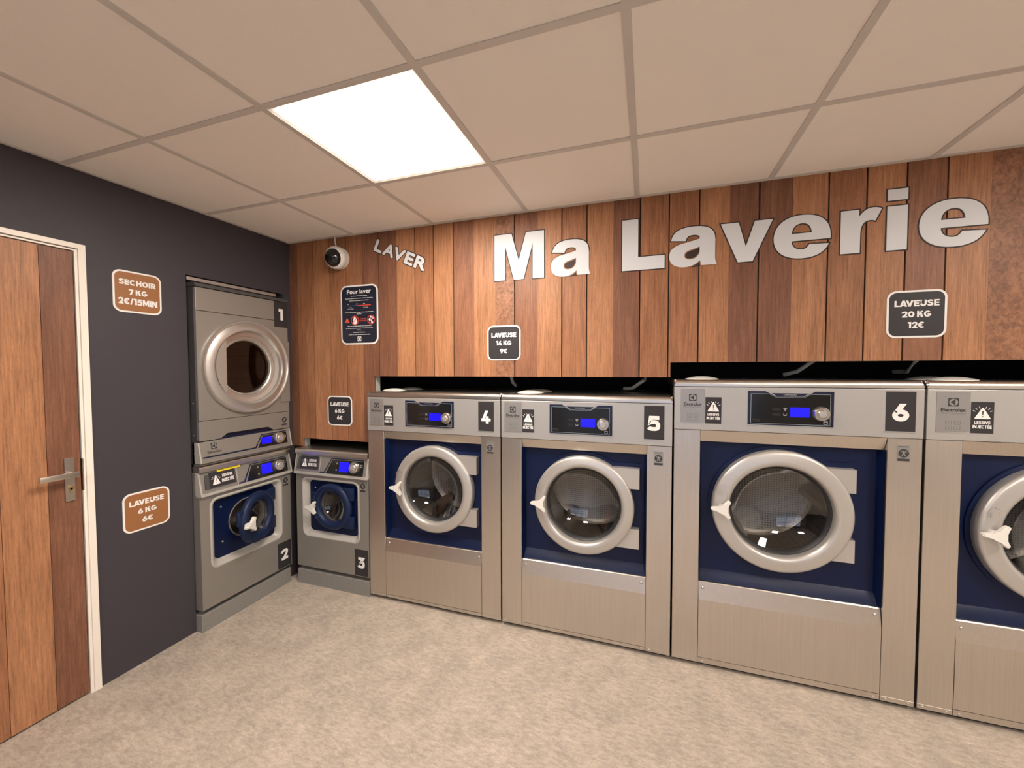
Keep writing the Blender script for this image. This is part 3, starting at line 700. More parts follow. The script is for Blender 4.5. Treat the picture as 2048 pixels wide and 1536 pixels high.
    # number sticker in its holder
    na, nb = num; nz1 = bandT-0.012; nz0 = bandT-0.182
    ns = obj('number_sticker', box(na, nb, fy-0.0014, fy+0.001, nz0, nz1), STICKER, t)
    flat('lower_lip', [[(na-0.004, nz0-0.005), (nb+0.002, nz0-0.005), (nb+0.002, nz0-0.0005), (na-0.004, nz0-0.0005)]], fy, CHROME, ns, 0.0022)
    if digit: block_text(digit, (na+nb)/2, (nz0+nz1)/2-0.004, 0.058, 0.076, fy-0.0018, STICK_W, ns, 'numeral')
    pictogram(W-0.064, bandB-0.030, 0.044, 0.070, -0.0004, t)
    return t
S14 = dict(W=0.910, bandB=1.098, bandT=1.312, lidT=1.346, hdrB=1.046, blueB=0.408, foldB=0.322, seam=0.042, cx=0.463, cz=0.750, R=0.268, r=0.204, panel=(0.283, 0.617), num=(0.775, 0.872), brandx=(0.019, 0.122), lessx=(0.126, 0.194))
S20 = dict(W=0.976, bandB=1.188, bandT=1.399, lidT=1.432, hdrB=1.130, blueB=0.432, foldB=0.342, seam=0.050, cx=0.465, cz=0.817, R=0.287, r=0.213, panel=(0.322, 0.659), num=(0.845, 0.947), brandx=(0.029, 0.137), lessx=(0.140, 0.210))
front_loader(0.711, capx=[(0.10, 0.155), (0.12, 0.33)], digit='4', label='stainless front-loading washing machine numbered 4, beside the small grey one in the corner', **S14)
front_loader(1.628, capx=[(0.13, 0.155), (0.15, 0.29)], digit='5', label='stainless front-loading washing machine numbered 5, second of the tall steel ones', **S14)
front_loader(2.546, capx=[(0.14, 0.155)], digit='6', label='large stainless front-loading washing machine numbered 6, taller than number 5', **S20)
front_loader(3.531, capx=[(0.165, 0.155), (0.14, 0.27)], digit=None, label='large stainless washing machine cut off by the right edge of the picture', **S20)

# ------------------------------------------------------------------ small machines
def slope_T(z0, z1, y0, y1):
    # maps points drawn on the plane y=0 between heights z0..z1 onto a tilted fascia running from y0 (bottom) to y1 (top)
    k = (y1-y0)/(z1-z0); n = math.sqrt(1+k*k)
    def T(p): return Vector((p[0], y0+k*(p[2]-z0)+p[1]/n, p[2]-p[1]*k/n*(-1)*(-1)))
    return T
def black_control(t, T, W, zb, zt, xl, parent_name='control_panel', y=-0.001):
    # black trapezoid strip with display and dial at right, navy line running along it to the left
    cp = flat(parent_name, [[(xl+0.005, zb+0.014), (xl+0.05, zt-0.024), (W-0.030, zt-0.024), (W-0.030, zb+0.014)]], y, BLACK_G, t, 0.0006, T)
    flat('navy_line', [[(xl-0.055, zb+0.022), (xl-0.012, zb+0.022), (xl+0.042, zt-0.014), (W-0.030, zt-0.014), (W-0.030, zt-0.021), (xl+0.046, zt-0.021), (xl-0.006, zb+0.014), (xl-0.055, zb+0.014)]], y, NAVYLINE, cp, 0.0004, T)
    flat('display', [rrect(W-0.222, W-0.148, zb+0.033, zt-0.036, 0.001, 2)], y-0.001, DISPLAY, cp, 0.0006, T)
    dial(W-0.098, (zb+zt)/2, 0.036, y-0.0008, cp, T)
    for zz in (zb+0.042, zt-0.046): flat('button_icon', [circle(W-0.245, zz, 0.006, 12)], y-0.001, PLATE, cp, 0.0003, T)
    flat('corner_icon', [rrect(W-0.055, W-0.038, zt-0.060, zt-0.042, 0.002, 3), rrect(W-0.051, W-0.042, zt-0.056, zt-0.046, 0.001, 2)], y-0.001, PLATE, cp, 0.0003, T)
    return cp
def small_washer(name_label, loc, rotz, digit, open_deg, do_not_open, on_plinth_z):
    t = thing('washing_machine', name_label, 'washing machine', loc, rotz, 'small grey washing machines')
    W = 0.600; z0 = on_plinth_z; cb, ct, lt = 0.778, 0.908, 0.944      # control strip bottom/top, lid top
    # body front with rounded window opening and sloped bezel
    wx0, wx1, wz0, wz1 = 0.092, 0.492, 0.372, 0.722
    ox0, ox1, oz0, oz1 = 0.052, 0.530, 0.336, 0.748
    face = fill2d([[(0.0, z0+0.025), (W, z0+0.025), (W, cb+0.004), (0.0, cb+0.004)], rrect(ox0, ox1, oz0, oz1, 0.045)], 0.0, 0.030)
    body = finish(face, 'front_body', GREY, t)
    obj('cabinet', shell(0.003, W-0.003, 0.029, 0.60, z0+0.024, ct), GREY_D, t)
    for a, b in ((-0.0012, 0.0028), (W-0.0028, W+0.0012)): obj('side_panel', box(a, b, 0.002, 0.60, z0+0.025, ct-0.02), GREY, t)
    L = [[(p[0], -0.0005, p[1]) for p in rrect(ox0-0.002, ox1+0.002, oz0-0.002, oz1+0.002, 0.047)], [(p[0], -0.004, p[1]) for p in rrect(ox0+0.006, ox1-0.006, oz0+0.006, oz1-0.006, 0.042)],
         [(p[0], 0.0, p[1]) for p in rrect(ox0+0.014, ox1-0.014, oz0+0.014, oz1-0.014, 0.036)], [(p[0], 0.026, p[1]) for p in rrect(wx0-0.004, wx1+0.004, wz0-0.004, wz1+0.004, 0.030)], [(p[0], 0.034, p[1]) for p in rrect(wx0, wx1, wz0, wz1, 0.028)]]
    obj('bezel', loft(L), GREY_L, body, 40)
    cx, cz = (wx0+wx1)/2+0.005, (wz0+wz1)/2+0.03
    cx, cz = 0.300, 0.562
    me = fill2d([rrect(wx0-0.01, wx1+0.01, wz0-0.01, wz1+0.01, 0.03), circle(cx, cz, 0.118, 56)], 0.032, 0.036); pn = finish(me, 'front_panel', BLUE, t)
    dr = obj('drum', lathe([(0.120, 0.034), (0.112, 0.06), (0.13, 0.075), (0.20, 0.09), (0.20, 0.34), (0.0, 0.35)], cx, cz, 56), DRUM, t, 40)
    obj('drum_lip', lathe([(0.121, 0.0335), (0.119, 0.028), (0.113, 0.030), (0.110, 0.050)], cx, cz, 56), CHROME, dr, 50)
    for k in range(3):
        a = math.radians(70+120*k); ux, uz = math.cos(a), math.sin(a); px, pz = -uz, ux
        b = [(cx+ux*0.198+px*s*0.035, cz+uz*0.198+pz*s*0.035) for s in (1, -1)]+[(cx+ux*0.15+px*s*0.012, cz+uz*0.15+pz*s*0.012) for s in (-1, 1)]
        obj('lifter', prism(b, 'y', 0.10, 0.33), STEEL, dr)
    for (sx, sz) in ((wx0+0.045, wz1-0.05), (wx1-0.04, wz0+0.06), (wx0+0.05, wz0+0.09)):
        obj('screw', lathe([(0, 0.027), (0.004, 0.028), (0.006, 0.032)], sx, sz, 12), CHROME, pn, 40)
    # door: swings about a vertical hinge line at its right
    hx = cx+0.168; th = math.radians(open_deg)
    hinge_y = 0.022
    def T(p):
        dx, dy = p[0]-hx, p[1]-hinge_y
        # positive angle brings the left edge towards the room (-y)
        return Vector((hx+dx*math.cos(th)-dy*math.sin(th)*(1), hinge_y+dx*math.sin(th)+dy*math.cos(th), p[2]))
    R, r = 0.158, 0.104
    bm = lathe([(R-0.004, 0.026), (R, 0.020), (R, 0.006), (R-0.006, -0.006), (R-0.022, -0.014), (r+0.016, -0.012), (r+0.005, -0.004), (r, 0.010), (r, 0.026), (R-0.004, 0.026)], cx, cz, 72)
    for zz in (cz+0.095, cz-0.095): add_box(bm, cx+0.09, hx+0.012, 0.000, 0.024, zz-0.042, zz+0.042, 0.006, 2)
    add_box(bm, cx-R-0.018, cx-R+0.03, 0.002, 0.024, cz-0.004, cz+0.085, 0.008, 2)
    for v in bm.verts: v.co = T(v.co)
    d = obj('door', bm, BLUE_L, t, 45)
    gl = [((r+0.001)*k/8, 0.012+0.05*(1-(k/8)**2.4)) for k in range(9)]
    bm = lathe(gl, cx, cz, 56)
    for v in bm.verts: v.co = T(v.co)
    obj('glass', bm, GLASS, d, 60)
    star_handle(cx-R-0.022, cz-0.005, 0.078, -0.030, d, T, 1.1)
    # tilted control strip and lid
    y0, y1 = -0.016, 0.010
    prof = [(y0+0.003, cb-0.004), (y0, cb), (y1, ct), (0.06, ct), (0.06, cb-0.004)]
    cs = obj('control_fascia', prism(prof, 'x', -0.002, W+0.002), GREY, t)
    obj('fascia_edge', prism([(y0-0.0015, cb-0.005), (y0-0.0015, cb+0.010), (y0+0.004, cb+0.011), (0.03, cb-0.005)], 'x', -0.003, W+0.003), GREY_L, cs)
    for a, b in ((-0.0035, 0.006), (W-0.006, W+0.0035)): obj('fascia_edge', prism([(y0-0.0012, cb), (y1-0.0012, ct), (0.03, ct), (0.03, cb)], 'x', a, b), GREY_L, cs)
    Ts = slope_T(cb, ct, y0, y1)
    black_control(t, Ts, W, cb, ct, 0.265, y=-0.0006)
    flat('drawer_seam', [[(0.212, cb+0.012), (0.218, cb+0.012), (0.218, ct-0.004), (0.212, ct-0.004)]], -0.0004, GREY_L, cs, 0.0008, Ts)
    # detergent drawer with its sticker
    dw = flat('detergent_drawer', [[(0.022, cb+0.030), (0.205, cb+0.030), (0.205, ct-0.018), (0.030, ct-0.018)]], -0.0005, GREY_D, t, 0.004, Ts)
    st = flat('warning_sticker', [[(0.050, cb+0.034), (0.198, cb+0.034), (0.198, ct-0.012), (0.050, ct-0.012)]], -0.0048, STICKER, t, 0.0006, Ts)
    warning_tri(0.087, (cb+ct)/2+0.008, 0.044, 0.052, -0.0058, st, STICK_W, STICKER, Ts)
    block_text('LESSIVE', 0.155, (cb+ct)/2+0.024, 0.062, 0.016, -0.0058, STICK_W, st, T=Ts)
    block_text('INJECTÉE', 0.155, (cb+ct)/2-0.004, 0.072, 0.020, -0.0058, STICK_W, st, T=Ts)
    if do_not_open:
        yl = flat('yellow_label', [[(0.098, ct-0.016), (0.238, ct-0.016), (0.238, ct+0.010), (0.098, ct+0.010)]], -0.0062, YELLOW, t, 0.0005, Ts)
        yl['label'] = 'yellow strip with dark capitals'
        text('DO NOT OPEN', 0.168, ct-0.003, 0.105, 0.012, -0.0072, INK, yl, 0.01, T=Ts)
    n = 5; rr = 0.014; y2 = -0.004
    prof = [(y2, ct+0.001)]+[(y2+rr-rr*math.cos(PI/2*k/n), lt-rr+rr*math.sin(PI/2*k/n)) for k in range(n+1)]+[(0.60, lt), (0.60, ct+0.001)]
    obj('lid', prism(prof, 'x', -0.002, W+0.002), STEEL_H, t, 30)
    ns = obj('number_sticker', box(W-0.112, W-0.006, -0.0012, 0.001, z0+0.030, z0+0.205), STICKER, t)
    block_text(digit, W-0.060, z0+0.118, 0.054, 0.074, -0.0018, STICK_W, ns, 'numeral')
    pictogram(W-0.040, cb-0.014, 0.046, 0.078, -0.0004, t)
    for (fx, fy) in ((0.05, 0.06), (W-0.05, 0.06), (0.05, 0.55), (W-0.05, 0.55)):
        bm = bmesh.new(); add_lathe_z(bm, [(0, z0), (0.02, z0), (0.02, z0+0.026)], fx, fy, 14); obj('foot', bm, RUBBER, t)
    return t
def plinth(label, loc, rotz, W, Hh):
    t = thing('plinth', label, 'plinth', loc, rotz, 'grey machine plinths')
    obj('body', box(0.0, W, 0.0, 0.62, 0.0, Hh, 0.003, 2), PLINTH, t)
    obj('base_flange', box(0.0, W, -0.004, 0.30, 0.0, 0.004), PLINTH, t)
    return t
PZ = 0.097
plinth('low grey steel plinth under washing machine number 3 in the corner', (0.102, -0.076, 0.0), 0, 0.604, PZ)
plinth('low grey steel plinth under the stacked machines on the navy wall', (0.046, -0.681, 0.0), PI/2, 0.600, PZ)
small_washer('small grey washing machine numbered 3 with closed blue door, standing in the corner', (0.103, -0.075, 0.0), 0, '3', 0, False, PZ)
small_washer('small grey washing machine numbered 2 with its blue door ajar, under the dryer', (0.050, -0.676, 0.0), PI/2, '2', 18, True, PZ)

def dryer(loc, rotz):
    t = thing('tumble_dryer', 'grey tumble dryer numbered 1 with a wide silver porthole, stacked on washing machine 2', 'tumble dryer', loc, rotz)
    W = 0.603; zb, zt = 0.956, 1.972
    cx, cz, R = 0.311, 1.505, 0.286
    obj('cabinet', shell(0.003, W-0.003, 0.027, 0.66, zb, zt-0.022), GREY_D, t)
    for a, b in ((0.0, 0.004), (W-0.004, W)): obj('side_panel', box(a, b, 0.012, 0.66, zb, zt-0.024), GREY_D, t)
    obj('corner_trim', box(-0.001, 0.010, 0.004, 0.020, 1.09, zt-0.024, 0.002, 1), GREY_D, t)
    obj('top_panel', box(0.006, W, 0.0, 0.028, 1.8195, zt-0.024, 0.002, 2), GREY, t)
    me = fill2d([[(0.006, 1.2005), (W, 1.2005), (W, 1.8165), (0.006, 1.8165)], circle(cx, cz, R-0.06, 72)], 0.0, 0.028); mid = finish(me, 'middle_panel', GREY, t)
    # lower panel with grip notch
    me = fill2d([[(0.006, 1.086), (0.125, 1.086), (0.165, 1.112), (0.440, 1.112), (0.480, 1.086), (W, 1.086), (W, 1.1975), (0.006, 1.1975)]], 0.0, 0.028); finish(me, 'bottom_panel', GREY, t)
    obj('grip_recess', box(0.12, 0.485, 0.020, 0.029, 1.080, 1.114), NAVYLINE, t)
    # door ring
    d = obj('door', lathe([(R, 0.002), (R, -0.012), (R-0.004, -0.020), (R-0.012, -0.020), (R-0.017, -0.013), (R-0.030, -0.017), (R-0.048, -0.024), (R-0.060, -0.024), (R-0.067, -0.014), (R-0.070, 0.000), (R-0.094, 0.008), (R-0.097, 0.018), (R-0.108, 0.020), (R-0.114, 0.014), (R-0.120, 0.018), (R-0.124, 0.034), (R-0.10, 0.048)], cx, cz, 96), CHROME, t, 28)
    gl = [((R-0.124)*k/8, 0.030+0.012*(1-(k/8)**2)) for k in range(9)]
    obj('glass', lathe(gl, cx, cz, 64), GLASS_DK, d, 60)
    obj('drum', lathe([(R-0.126, 0.045), (R-0.10, 0.08), (R-0.01, 0.10), (R-0.01, 0.55), (0, 0.56)], cx, cz, 56), DRUM, t, 40)
    # grip plate: chord segment on the left of the ring
    Rg = R-0.066; xc = cx-0.150; a = math.acos((cx-xc)/Rg); seg = [(cx-Rg*math.cos(a-2*a*i/20), cz+Rg*math.sin(a-2*a*i/20)) for i in range(21)]
    L0 = [(p[0], -0.026, p[1]) for p in seg]; L1 = [(p[0], 0.0, p[1]) for p in seg]
    bm = bmesh.new(); A = [bm.verts.new((p[0], -0.027+0.012*(p[0]-(cx-Rg))/(Rg-0.15), p[1])) for p in seg]; B = [bm.verts.new((p[0], 0.006, p[1])) for p in seg]
    bm.faces.new(A); bm.faces.new(B)
    for i in range(len(seg)): j = (i+1) % len(seg); bm.faces.new((A[i], A[j], B[j], B[i]))
    obj('grip', bm, RING, d, 40)
    obj('hinge', box(W-0.070, W+0.004, -0.008, 0.004, 1.268, 1.682, 0.002, 2), GREY, d)
    obj('lid', prism([(-0.012, zt-0.022), (-0.010, zt-0.006), (-0.002, zt), (0.66, zt), (0.66, zt-0.022)], 'x', -0.003, W+0.003), GREY_D, t)
    # tilted control strip
    cb, ct = 0.962, 1.080; y0, y1 = -0.018, 0.004
    cs = obj('control_fascia', prism([(y0+0.002, cb-0.003), (y0, cb), (y1, ct), (0.05, ct), (0.05, cb-0.003)], 'x', 0.0, W+0.002), GREY, t)
    for a, b in ((-0.002, 0.006), (W-0.005, W+0.003)): obj('fascia_edge', prism([(y0-0.0012, cb), (y1-0.0012, ct), (0.03, ct), (0.03, cb)], 'x', a, b), GREY_L, cs)
    Ts = slope_T(cb, ct, y0, y1)
    cp = black_control(t, Ts, W, cb+0.012, ct+0.004, 0.345, y=-0.0006)
    flat('navy_line', [[(0.015, cb+0.026), (0.295, cb+0.026), (0.295, cb+0.034), (0.015, cb+0.034)]], -0.0006, NAVYLINE, cp, 0.0004, Ts)
    bp = flat('brand_print', [rrect(0.048, 0.118, cb+0.038, ct-0.010, 0.001, 2)], -0.0004, GREY, cs, 0.0003, Ts)
    emblem(0.083, ct-0.030, 0.034, -0.001, cs, INK, PLATE, Ts)
    text('Electrolux', 0.083, ct-0.062, 0.080, 0.014, -0.001, INK, cs, 0.04, T=Ts)
    ns = obj('number_sticker', box(W-0.103, W+0.001, -0.0012, 0.001, 1.776, zt-0.026), STICKER, t)
    block_text('1', W-0.052, 1.862, 0.034, 0.076, -0.0018, STICK_W, ns, 'numeral')
    pictogram(W-0.042, 1.185, 0.046, 0.080, -0.0004, t)
    for zz in (1.30, 1.12, 1.02):
        obj('side_screw', prism([(0.03+0.004*math.cos(a*PI/5), zz+0.004*math.sin(a*PI/5)) for a in range(10)], 'x', -0.0025, 0.001), CHROME, t)
    obj('stacking_skirt', prism([(-0.014, 0.9565), (0.0, 0.9465), (0.04, 0.9465), (0.04, 0.9575)], 'x', 0.0, W), GREY, t)
    return t
dryer((0.050, -0.676, 0.0), PI/2)
# polished strip along the top of the stack opening
st = struct(obj('trim_3', box(-0.030, 0.004, SY0+0.004, -0.115, 1.986, 2.006, 0.002, 1), CHROME))

# ------------------------------------------------------------------ signs on the walls
def price_sign(cx, cz, w, h, lines, face, label, loc, rotz=0.0, widths=None):
    t = thing('price_sign', label, 'price sign', loc, rotz, 'rounded price signs')
    obj('border', prism(rrect(cx-w/2, cx+w/2, cz-h/2, cz+h/2, w*0.17, 8), 'y', -0.003, 0.0), STICK_W, t)
    b = w*0.040
    pl = flat('plate', [rrect(cx-w/2+b, cx+w/2-b, cz-h/2+b, cz+h/2-b, w*0.135, 8)], -0.003, face, t, 0.0006)
    for k, (s, wf) in enumerate(lines):
        hh = h*0.128*(1.16 if '/' in s else 1.0)
        block_text(s, cx, cz+h/2-h*(0.275+0.228*k), w*wf, hh*1.02, -0.0041, STICK_W, t)
    return t
WB = (0, 0, 0)
price_sign(0.423, 1.206, 0.205, 0.203, [('LAVEUSE', 0.74), ('6 KG', 0.40), ('6€', 0.235)], STICKER, 'black price sign LAVEUSE 6 KG 6€ on the wooden wall above machine 3', WB)
price_sign(1.6175, 1.641, 0.207, 0.205, [('LAVEUSE', 0.745), ('14 KG', 0.456), ('9€', 0.228)], STICKER, 'black price sign LAVEUSE 14 KG 9€ on the wooden wall', WB)
price_sign(3.521, 1.722, 0.207, 0.206, [('LAVEUSE', 0.745), ('20 KG', 0.485), ('12€', 0.275)], STICKER, 'black price sign LAVEUSE 20 KG 12€ under the large lettering', WB)
LW = (0.0, 0.0, 0.0)
price_sign(-0.907, 1.871, 0.203, 0.203, [('SECHOIR', 0.755), ('7 KG', 0.38), ('2€/15MIN', 0.80)], BROWN, 'brown price sign SECHOIR 7 KG 2€/15MIN, upper one on the navy wall', LW, PI/2)
price_sign(-0.899, 0.777, 0.203, 0.196, [('LAVEUSE', 0.74), ('6 KG', 0.40), ('6€', 0.235)], BROWN, 'brown price sign LAVEUSE 6 KG 6€, lower one on the navy wall', LW, PI/2)

def info_sign():
    x0, x1, z0, z1 = 0.447, 0.745, 1.656, 2.049
    t = thing('instruction_sign', 'tall dark washing instructions sign headed Pour laver, with red pictograms', 'sign', WB)
    obj('border', prism(rrect(x0, x1, z0, z1, 0.045, 8), 'y', -0.003, 0.0), STICK_W, t)
    flat('plate', [rrect(x0+0.010, x1-0.010, z0+0.010, z1-0.010, 0.037, 8)], -0.003, NAVY_V, t, 0.0006)
    y = -0.0041; W = x1-x0; Hh = z1-z0
    def X(f): return x0+W*f
    def Z(f): return z1-Hh*f
    text('Pour laver', X(0.5), Z(0.108), W*0.64, Hh*0.072, y, STICK_W, t, 0.03)
    for s, f, w in (('Pour un lavage, insérez le linge dans la machine,', 0.185, 0.44), ('Fermez la porte et tournez la poignée vers le bas,', 0.225, 0.74), ('Choisir votre programme de lavage', 0.262, 0.52), ('Tout le savon et le rinçage, inclus dans le lavage', 0.457, 0.76), ('liquide.', 0.487, 0.13), ('Allez à la centrale de paiement, composez le', 0.690, 0.64), ('N° de votre machine et payez le montant indiqué à', 0.728, 0.72), ("l'écran.", 0.757, 0.11), ('La machine démarre.', 0.795, 0.31), ("A la fin du cycle, la porte se déverrouille.", 0.836, 0.58)):
        text(s, X(0.5), Z(f), W*w, Hh*0.0150, y, STICK_W, t, 0.07)
    for s, fx in (('30°', 0.21), ('40°', 0.44), ('60°', 0.64)): text(s, X(fx), Z(0.318), W*0.05, Hh*0.014, y, STICK_W, t)
    text('Chaud', X(0.67), Z(0.378), W*0.11, Hh*0.014, y, STICK_W, t); text('Froid', X(0.26), Z(0.372), W*0.08, Hh*0.010, y, STICK_W, t); text('Linge fragile', X(0.27), Z(0.397), W*0.17, Hh*0.013, y, STICK_W, t)
    flat('cold_bar', [[(X(0.22), Z(0.350)), (X(0.45), Z(0.350)), (X(0.45), Z(0.340)), (X(0.22), Z(0.340))]], y, BLUEINK, t, 0.0003)
    flat('hot_bar', [[(X(0.45), Z(0.352)), (X(0.82), Z(0.352)), (X(0.82), Z(0.338)), (X(0.45), Z(0.338))]], y, RED, t, 0.0003)
    warning_tri(X(0.175), Z(0.59), W*0.14, Hh*0.078, y, t, RED, STICK_W, None, False)
    for fx, kind in ((0.385, 0), (0.82, 1)):
        r = W*0.104; c = (X(fx), Z(0.592))
        if kind == 0:
            flat('pictogram_shape', [[(c[0]+a*r, c[1]+b*r) for a, b in ((-0.2, 0.85), (0.15, 0.62), (0.55, 0.1), (0.6, -0.6), (0.2, -0.85), (-0.3, -0.8), (-0.55, -0.5), (-0.45, 0.1))]], y, STICK_W, t, 0.0003)
        else:
            flat('pictogram_shape', [circle(c[0]+a*r, c[1]+b*r, q*r, 14) for a, b, q in ((-0.1, 0.6, .2), (0.35, 0.4, .26), (-0.35, 0.05, .28), (0.05, -0.2, .18), (0.25, -0.6, .26))], y, STICK_W, t, 0.0003)
        flat('prohibition_ring', [circle(c[0], c[1], r, 32), circle(c[0], c[1], r*0.86, 32)], y-0.0004, RED, t, 0.0002)
        q = r*0.9*0.7071; e = r*0.05
        flat('prohibition_bar', [[(c[0]-q-e, c[1]-q+e), (c[0]-q+e, c[1]-q-e), (c[0]+q+e, c[1]+q-e), (c[0]+q-e, c[1]+q+e)]], y-0.0007, RED, t, 0.0002)
    block_text('LESSIVE', X(0.605), Z(0.572), W*0.16, Hh*0.018, y, RED, t); block_text('INJECTÉE', X(0.605), Z(0.603), W*0.19, Hh*0.018, y, RED, t)
    emblem(X(0.5), Z(0.905), W*0.10, y, t, STICK_W, NAVY_V)
    text('Electrolux', X(0.5), Z(0.955), W*0.10, Hh*0.012, y, SLATE, t)
    text('PROFESSIONAL', X(0.5), Z(0.970), W*0.11, Hh*0.007, y, SLATE, t)
info_sign()

# large wall lettering, drawn glyph by glyph (units of 1/1466 cap height)
GLYPH = {
 'M': (1658, [[('M', (0, 0)), ('L', (0, 1466)), ('L', (585, 1466)), ('L', (828, 590)), ('L', (1071, 1466)), ('L', (1658, 1466)), ('L', (1658, 0)), ('L', (1292, 0)), ('L', (1292, 1111)), ('L', (988, 0)), ('L', (664, 0)), ('L', (366, 1111)), ('L', (366, 0))]]),
 'L': (1171, [[('M', (0, 0)), ('L', (0, 1466)), ('L', (448, 1466)), ('L', (448, 372)), ('L', (1171, 372)), ('L', (1171, 0))]]),
 'v': (1233, [[('M', (0, 1062)), ('L', (432, 1062)), ('L', (612, 400)), ('L', (815, 1062)), ('L', (1233, 1062)), ('L', (775, 0)), ('L', (425, 0))]]),
 'i': (397, [[('M', (0, 0)), ('L', (0, 1062)), ('L', (397, 1062)), ('L', (397, 0))], [('M', (0, 1200)), ('L', (0, 1466)), ('L', (397, 1466)), ('L', (397, 1200))]]),
 'r': (822, [[('M', (0, 0)), ('L', (0, 1062)), ('L', (372, 1062)), ('L', (372, 888)), ('C', (440, 1010), (530, 1086), (650, 1086)), ('C', (715, 1086), (775, 1072), (822, 1042)), ('L', (700, 757)), ('C', (660, 780), (620, 786), (580, 782)), ('C', (450, 770), (402, 640), (402, 430)), ('L', (402, 0))]]),
 'e': (1255, [[('M', (1253, 432)), ('L', (1255, 500)), ('C', (1250, 880), (1040, 1086), (627, 1086)), ('C', (240, 1086), (0, 860), (0, 530)), ('C', (0, 190), (240, -24), (640, -24)), ('C', (950, -24), (1130, 90), (1220, 305)), ('L', (800, 325)), ('C', (760, 240), (700, 202), (640, 202)), ('C', (500, 202), (410, 290), (402, 432))], [('M', (405, 618)), ('C', (415, 780), (500, 872), (630, 872)), ('C', (760, 872), (830, 790), (848, 618))]]),
 'a': (1222, [[('M', (48, 740)), ('C', (90, 990), (290, 1086), (620, 1086)), ('C', (1010, 1086), (1170, 960), (1170, 700)), ('L', (1170, 250)), ('C', (1170, 120), (1190, 60), (1222, 0)), ('L', (835, 0)), ('C', (812, 50), (805, 85), (800, 140)), ('C', (690, 30), (560, -24), (400, -24)), ('C', (140, -24), (0, 110), (0, 300)), ('C', (0, 490), (110, 590), (390, 645)), ('C', (640, 694), (760, 720), (785, 745)), ('C', (785, 820), (730, 852), (620, 852)), ('C', (500, 852), (450, 810), (425, 700))], [('M', (785, 520)), ('C', (700, 480), (600, 460), (520, 436)), ('C', (430, 408), (398, 360), (398, 300)), ('C', (398, 230), (450, 186), (545, 186)), ('C', (690, 186), (785, 280), (785, 420))]]),
}
wl = thing('wall_lettering', 'large white letters reading Ma Laverie across the wooden wall', 'lettering', (0, 0, 2.0045))
SCL = 0.2635/1466
for ch, gx, gw in (('M', 1.561, 0.298), ('a', 1.8990, 0.220), ('L', 2.2845, 0.211), ('a', 2.5175, 0.2205), ('v', 2.7525, 0.2225), ('e', 2.979, 0.2255), ('r', 3.2415, 0.1490), ('i', 3.410, 0.0715), ('e', 3.522, 0.2255)):
    W0, specs = GLYPH[ch]; kx = gw/W0
    loops = [[(gx+p[0]*kx, p[1]*SCL) for p in bez(s)] for s in specs]
    lt = finish(fill2d(loops, -0.0020, -0.0010), 'letter', LETTER_W, wl)
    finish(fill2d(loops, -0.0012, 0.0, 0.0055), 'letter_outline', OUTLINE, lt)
lv = thing('wall_lettering', 'small slanted white word LAVER on the wooden wall, above the instructions sign', 'lettering', (0, 0, 0))
base = Vector((0.714, 2.264)); dirv = Vector((0.374, -0.165)).normalized(); upv = Vector((-dirv[1], dirv[0])); angl = math.atan2(dirv[1], dirv[0])
for ch, a, b in (('L', 0.0, 0.158), ('A', 0.178, 0.392), ('V', 0.372, 0.586), ('E', 0.602, 0.768), ('R', 0.792, 1.0)):
    m = (a+b)/2*0.409; c = base+dirv*m+upv*0.039
    l = text(ch, c[0], c[1], (b-a)*0.409, 0.078, -0.0018, LETTER_W, lv, 0.055, 'letter', angl)
    text(ch, c[0], c[1], (b-a)*0.409+0.012, 0.090, -0.0008, OUTLINE, l, 0.10, 'letter_outline', angl)

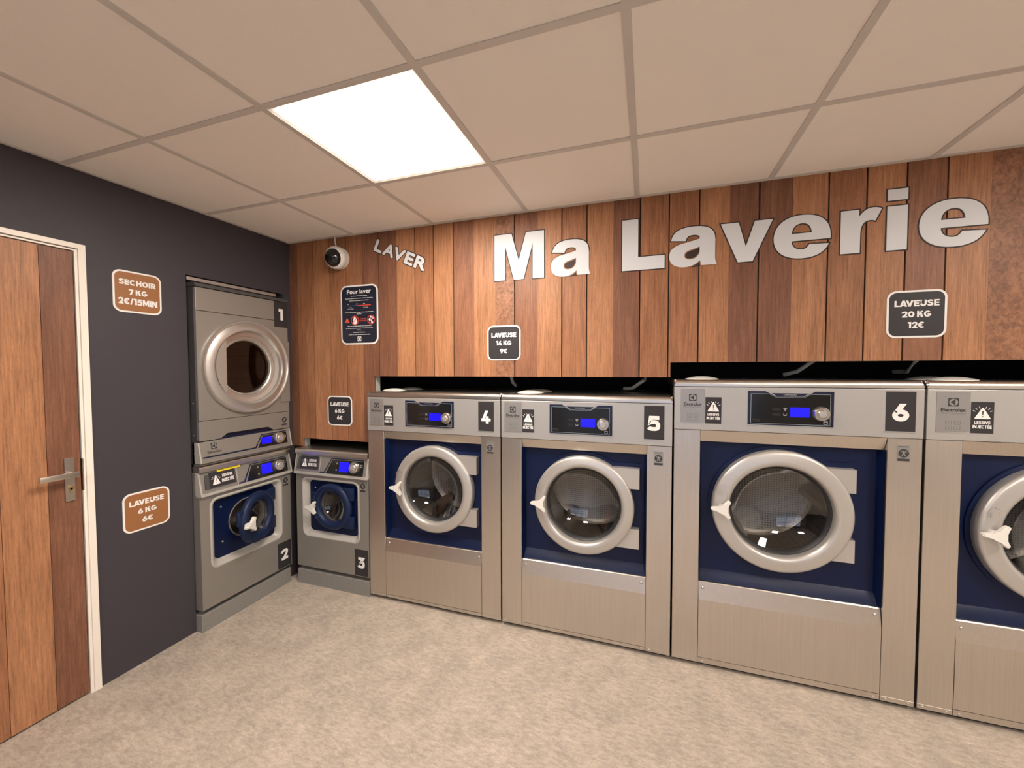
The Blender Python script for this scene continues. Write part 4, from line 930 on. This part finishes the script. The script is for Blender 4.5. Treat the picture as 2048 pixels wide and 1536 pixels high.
# ------------------------------------------------------------------ dome camera
sc_ = thing('security_camera', 'white dome security camera with black lens, high in the corner of the wooden wall', 'security camera', (0.452, 0.0, 2.232))
tilt = Matrix.Rotation(math.radians(4), 4, 'Z') @ Matrix.Rotation(math.radians(12), 4, 'X')
def camT(bm, pivot=Vector((0, -0.03, 0))):
    for v in bm.verts:
        p = v.co-pivot; v.co = pivot+tilt.to_3x3() @ p
    return bm
obj('mount', lathe([(0.0, 0.0), (0.070, 0.0), (0.072, -0.006), (0.072, -0.030), (0.060, -0.040), (0.0, -0.04)], 0, 0, 48), WHITE_P, sc_, 40)
obj('housing', camT(lathe([(0.066, -0.018), (0.073, -0.030), (0.073, -0.060), (0.068, -0.074), (0.060, -0.080), (0.056, -0.074)], 0, 0, 48)), WHITE_P, sc_, 40)
obj('dome', camT(lathe([(0.056*math.cos(a*PI/16), -0.074-0.046*math.sin(a*PI/16)) for a in range(9)], 0, 0, 40)), SMOKE, sc_, 60)
obj('cable', tube([(-0.020, -0.010, 0.055), (-0.026, -0.014, 0.085), (-0.032, -0.016, 0.115), (-0.034, -0.016, 0.1455)], 0.0045), WHITE_P, sc_, 60)
for a in (20, 140, 260): obj('screw', camT(lathe([(0, -0.0795), (0.003, -0.079), (0.0035, -0.074)], 0.062*math.cos(math.radians(a)), 0.062*math.sin(math.radians(a)), 10)), SLATE, sc_)

# ------------------------------------------------------------------ cables hanging behind the openings
for (pts, label) in (([(1.555, 0.30, 1.60), (1.560, 0.31, 1.50), (1.553, 0.32, 1.44), (1.55, 0.36, 1.40), (1.56, 0.40, 1.375)], 'thin pale hose hanging straight in the dark gap where machines 4 and 5 meet'),
                     ([(2.44, 0.30, 1.60), (2.43, 0.30, 1.50), (2.40, 0.31, 1.42), (2.33, 0.34, 1.37), (2.28, 0.38, 1.365)], 'thin pale hose curving into the dark gap over the panel of machine 5'),
                     ([(3.32, 0.35, 1.70), (3.31, 0.35, 1.60), (3.27, 0.36, 1.53), (3.20, 0.38, 1.47), (3.14, 0.40, 1.452)], 'pale hose curving into the dark gap over the display of machine 6'),
                     ([(3.74, 0.35, 1.70), (3.735, 0.35, 1.60), (3.71, 0.36, 1.53), (3.68, 0.38, 1.47), (3.66, 0.45, 1.470)], 'thick pale hose in the dark gap below the 20 KG price sign')):
    o = obj('hose', tube(pts, 0.011, 10), WHITE_P, None, 60)
    o['label'] = label; o['category'] = 'hose'; o['group'] = 'hoses behind the machines'
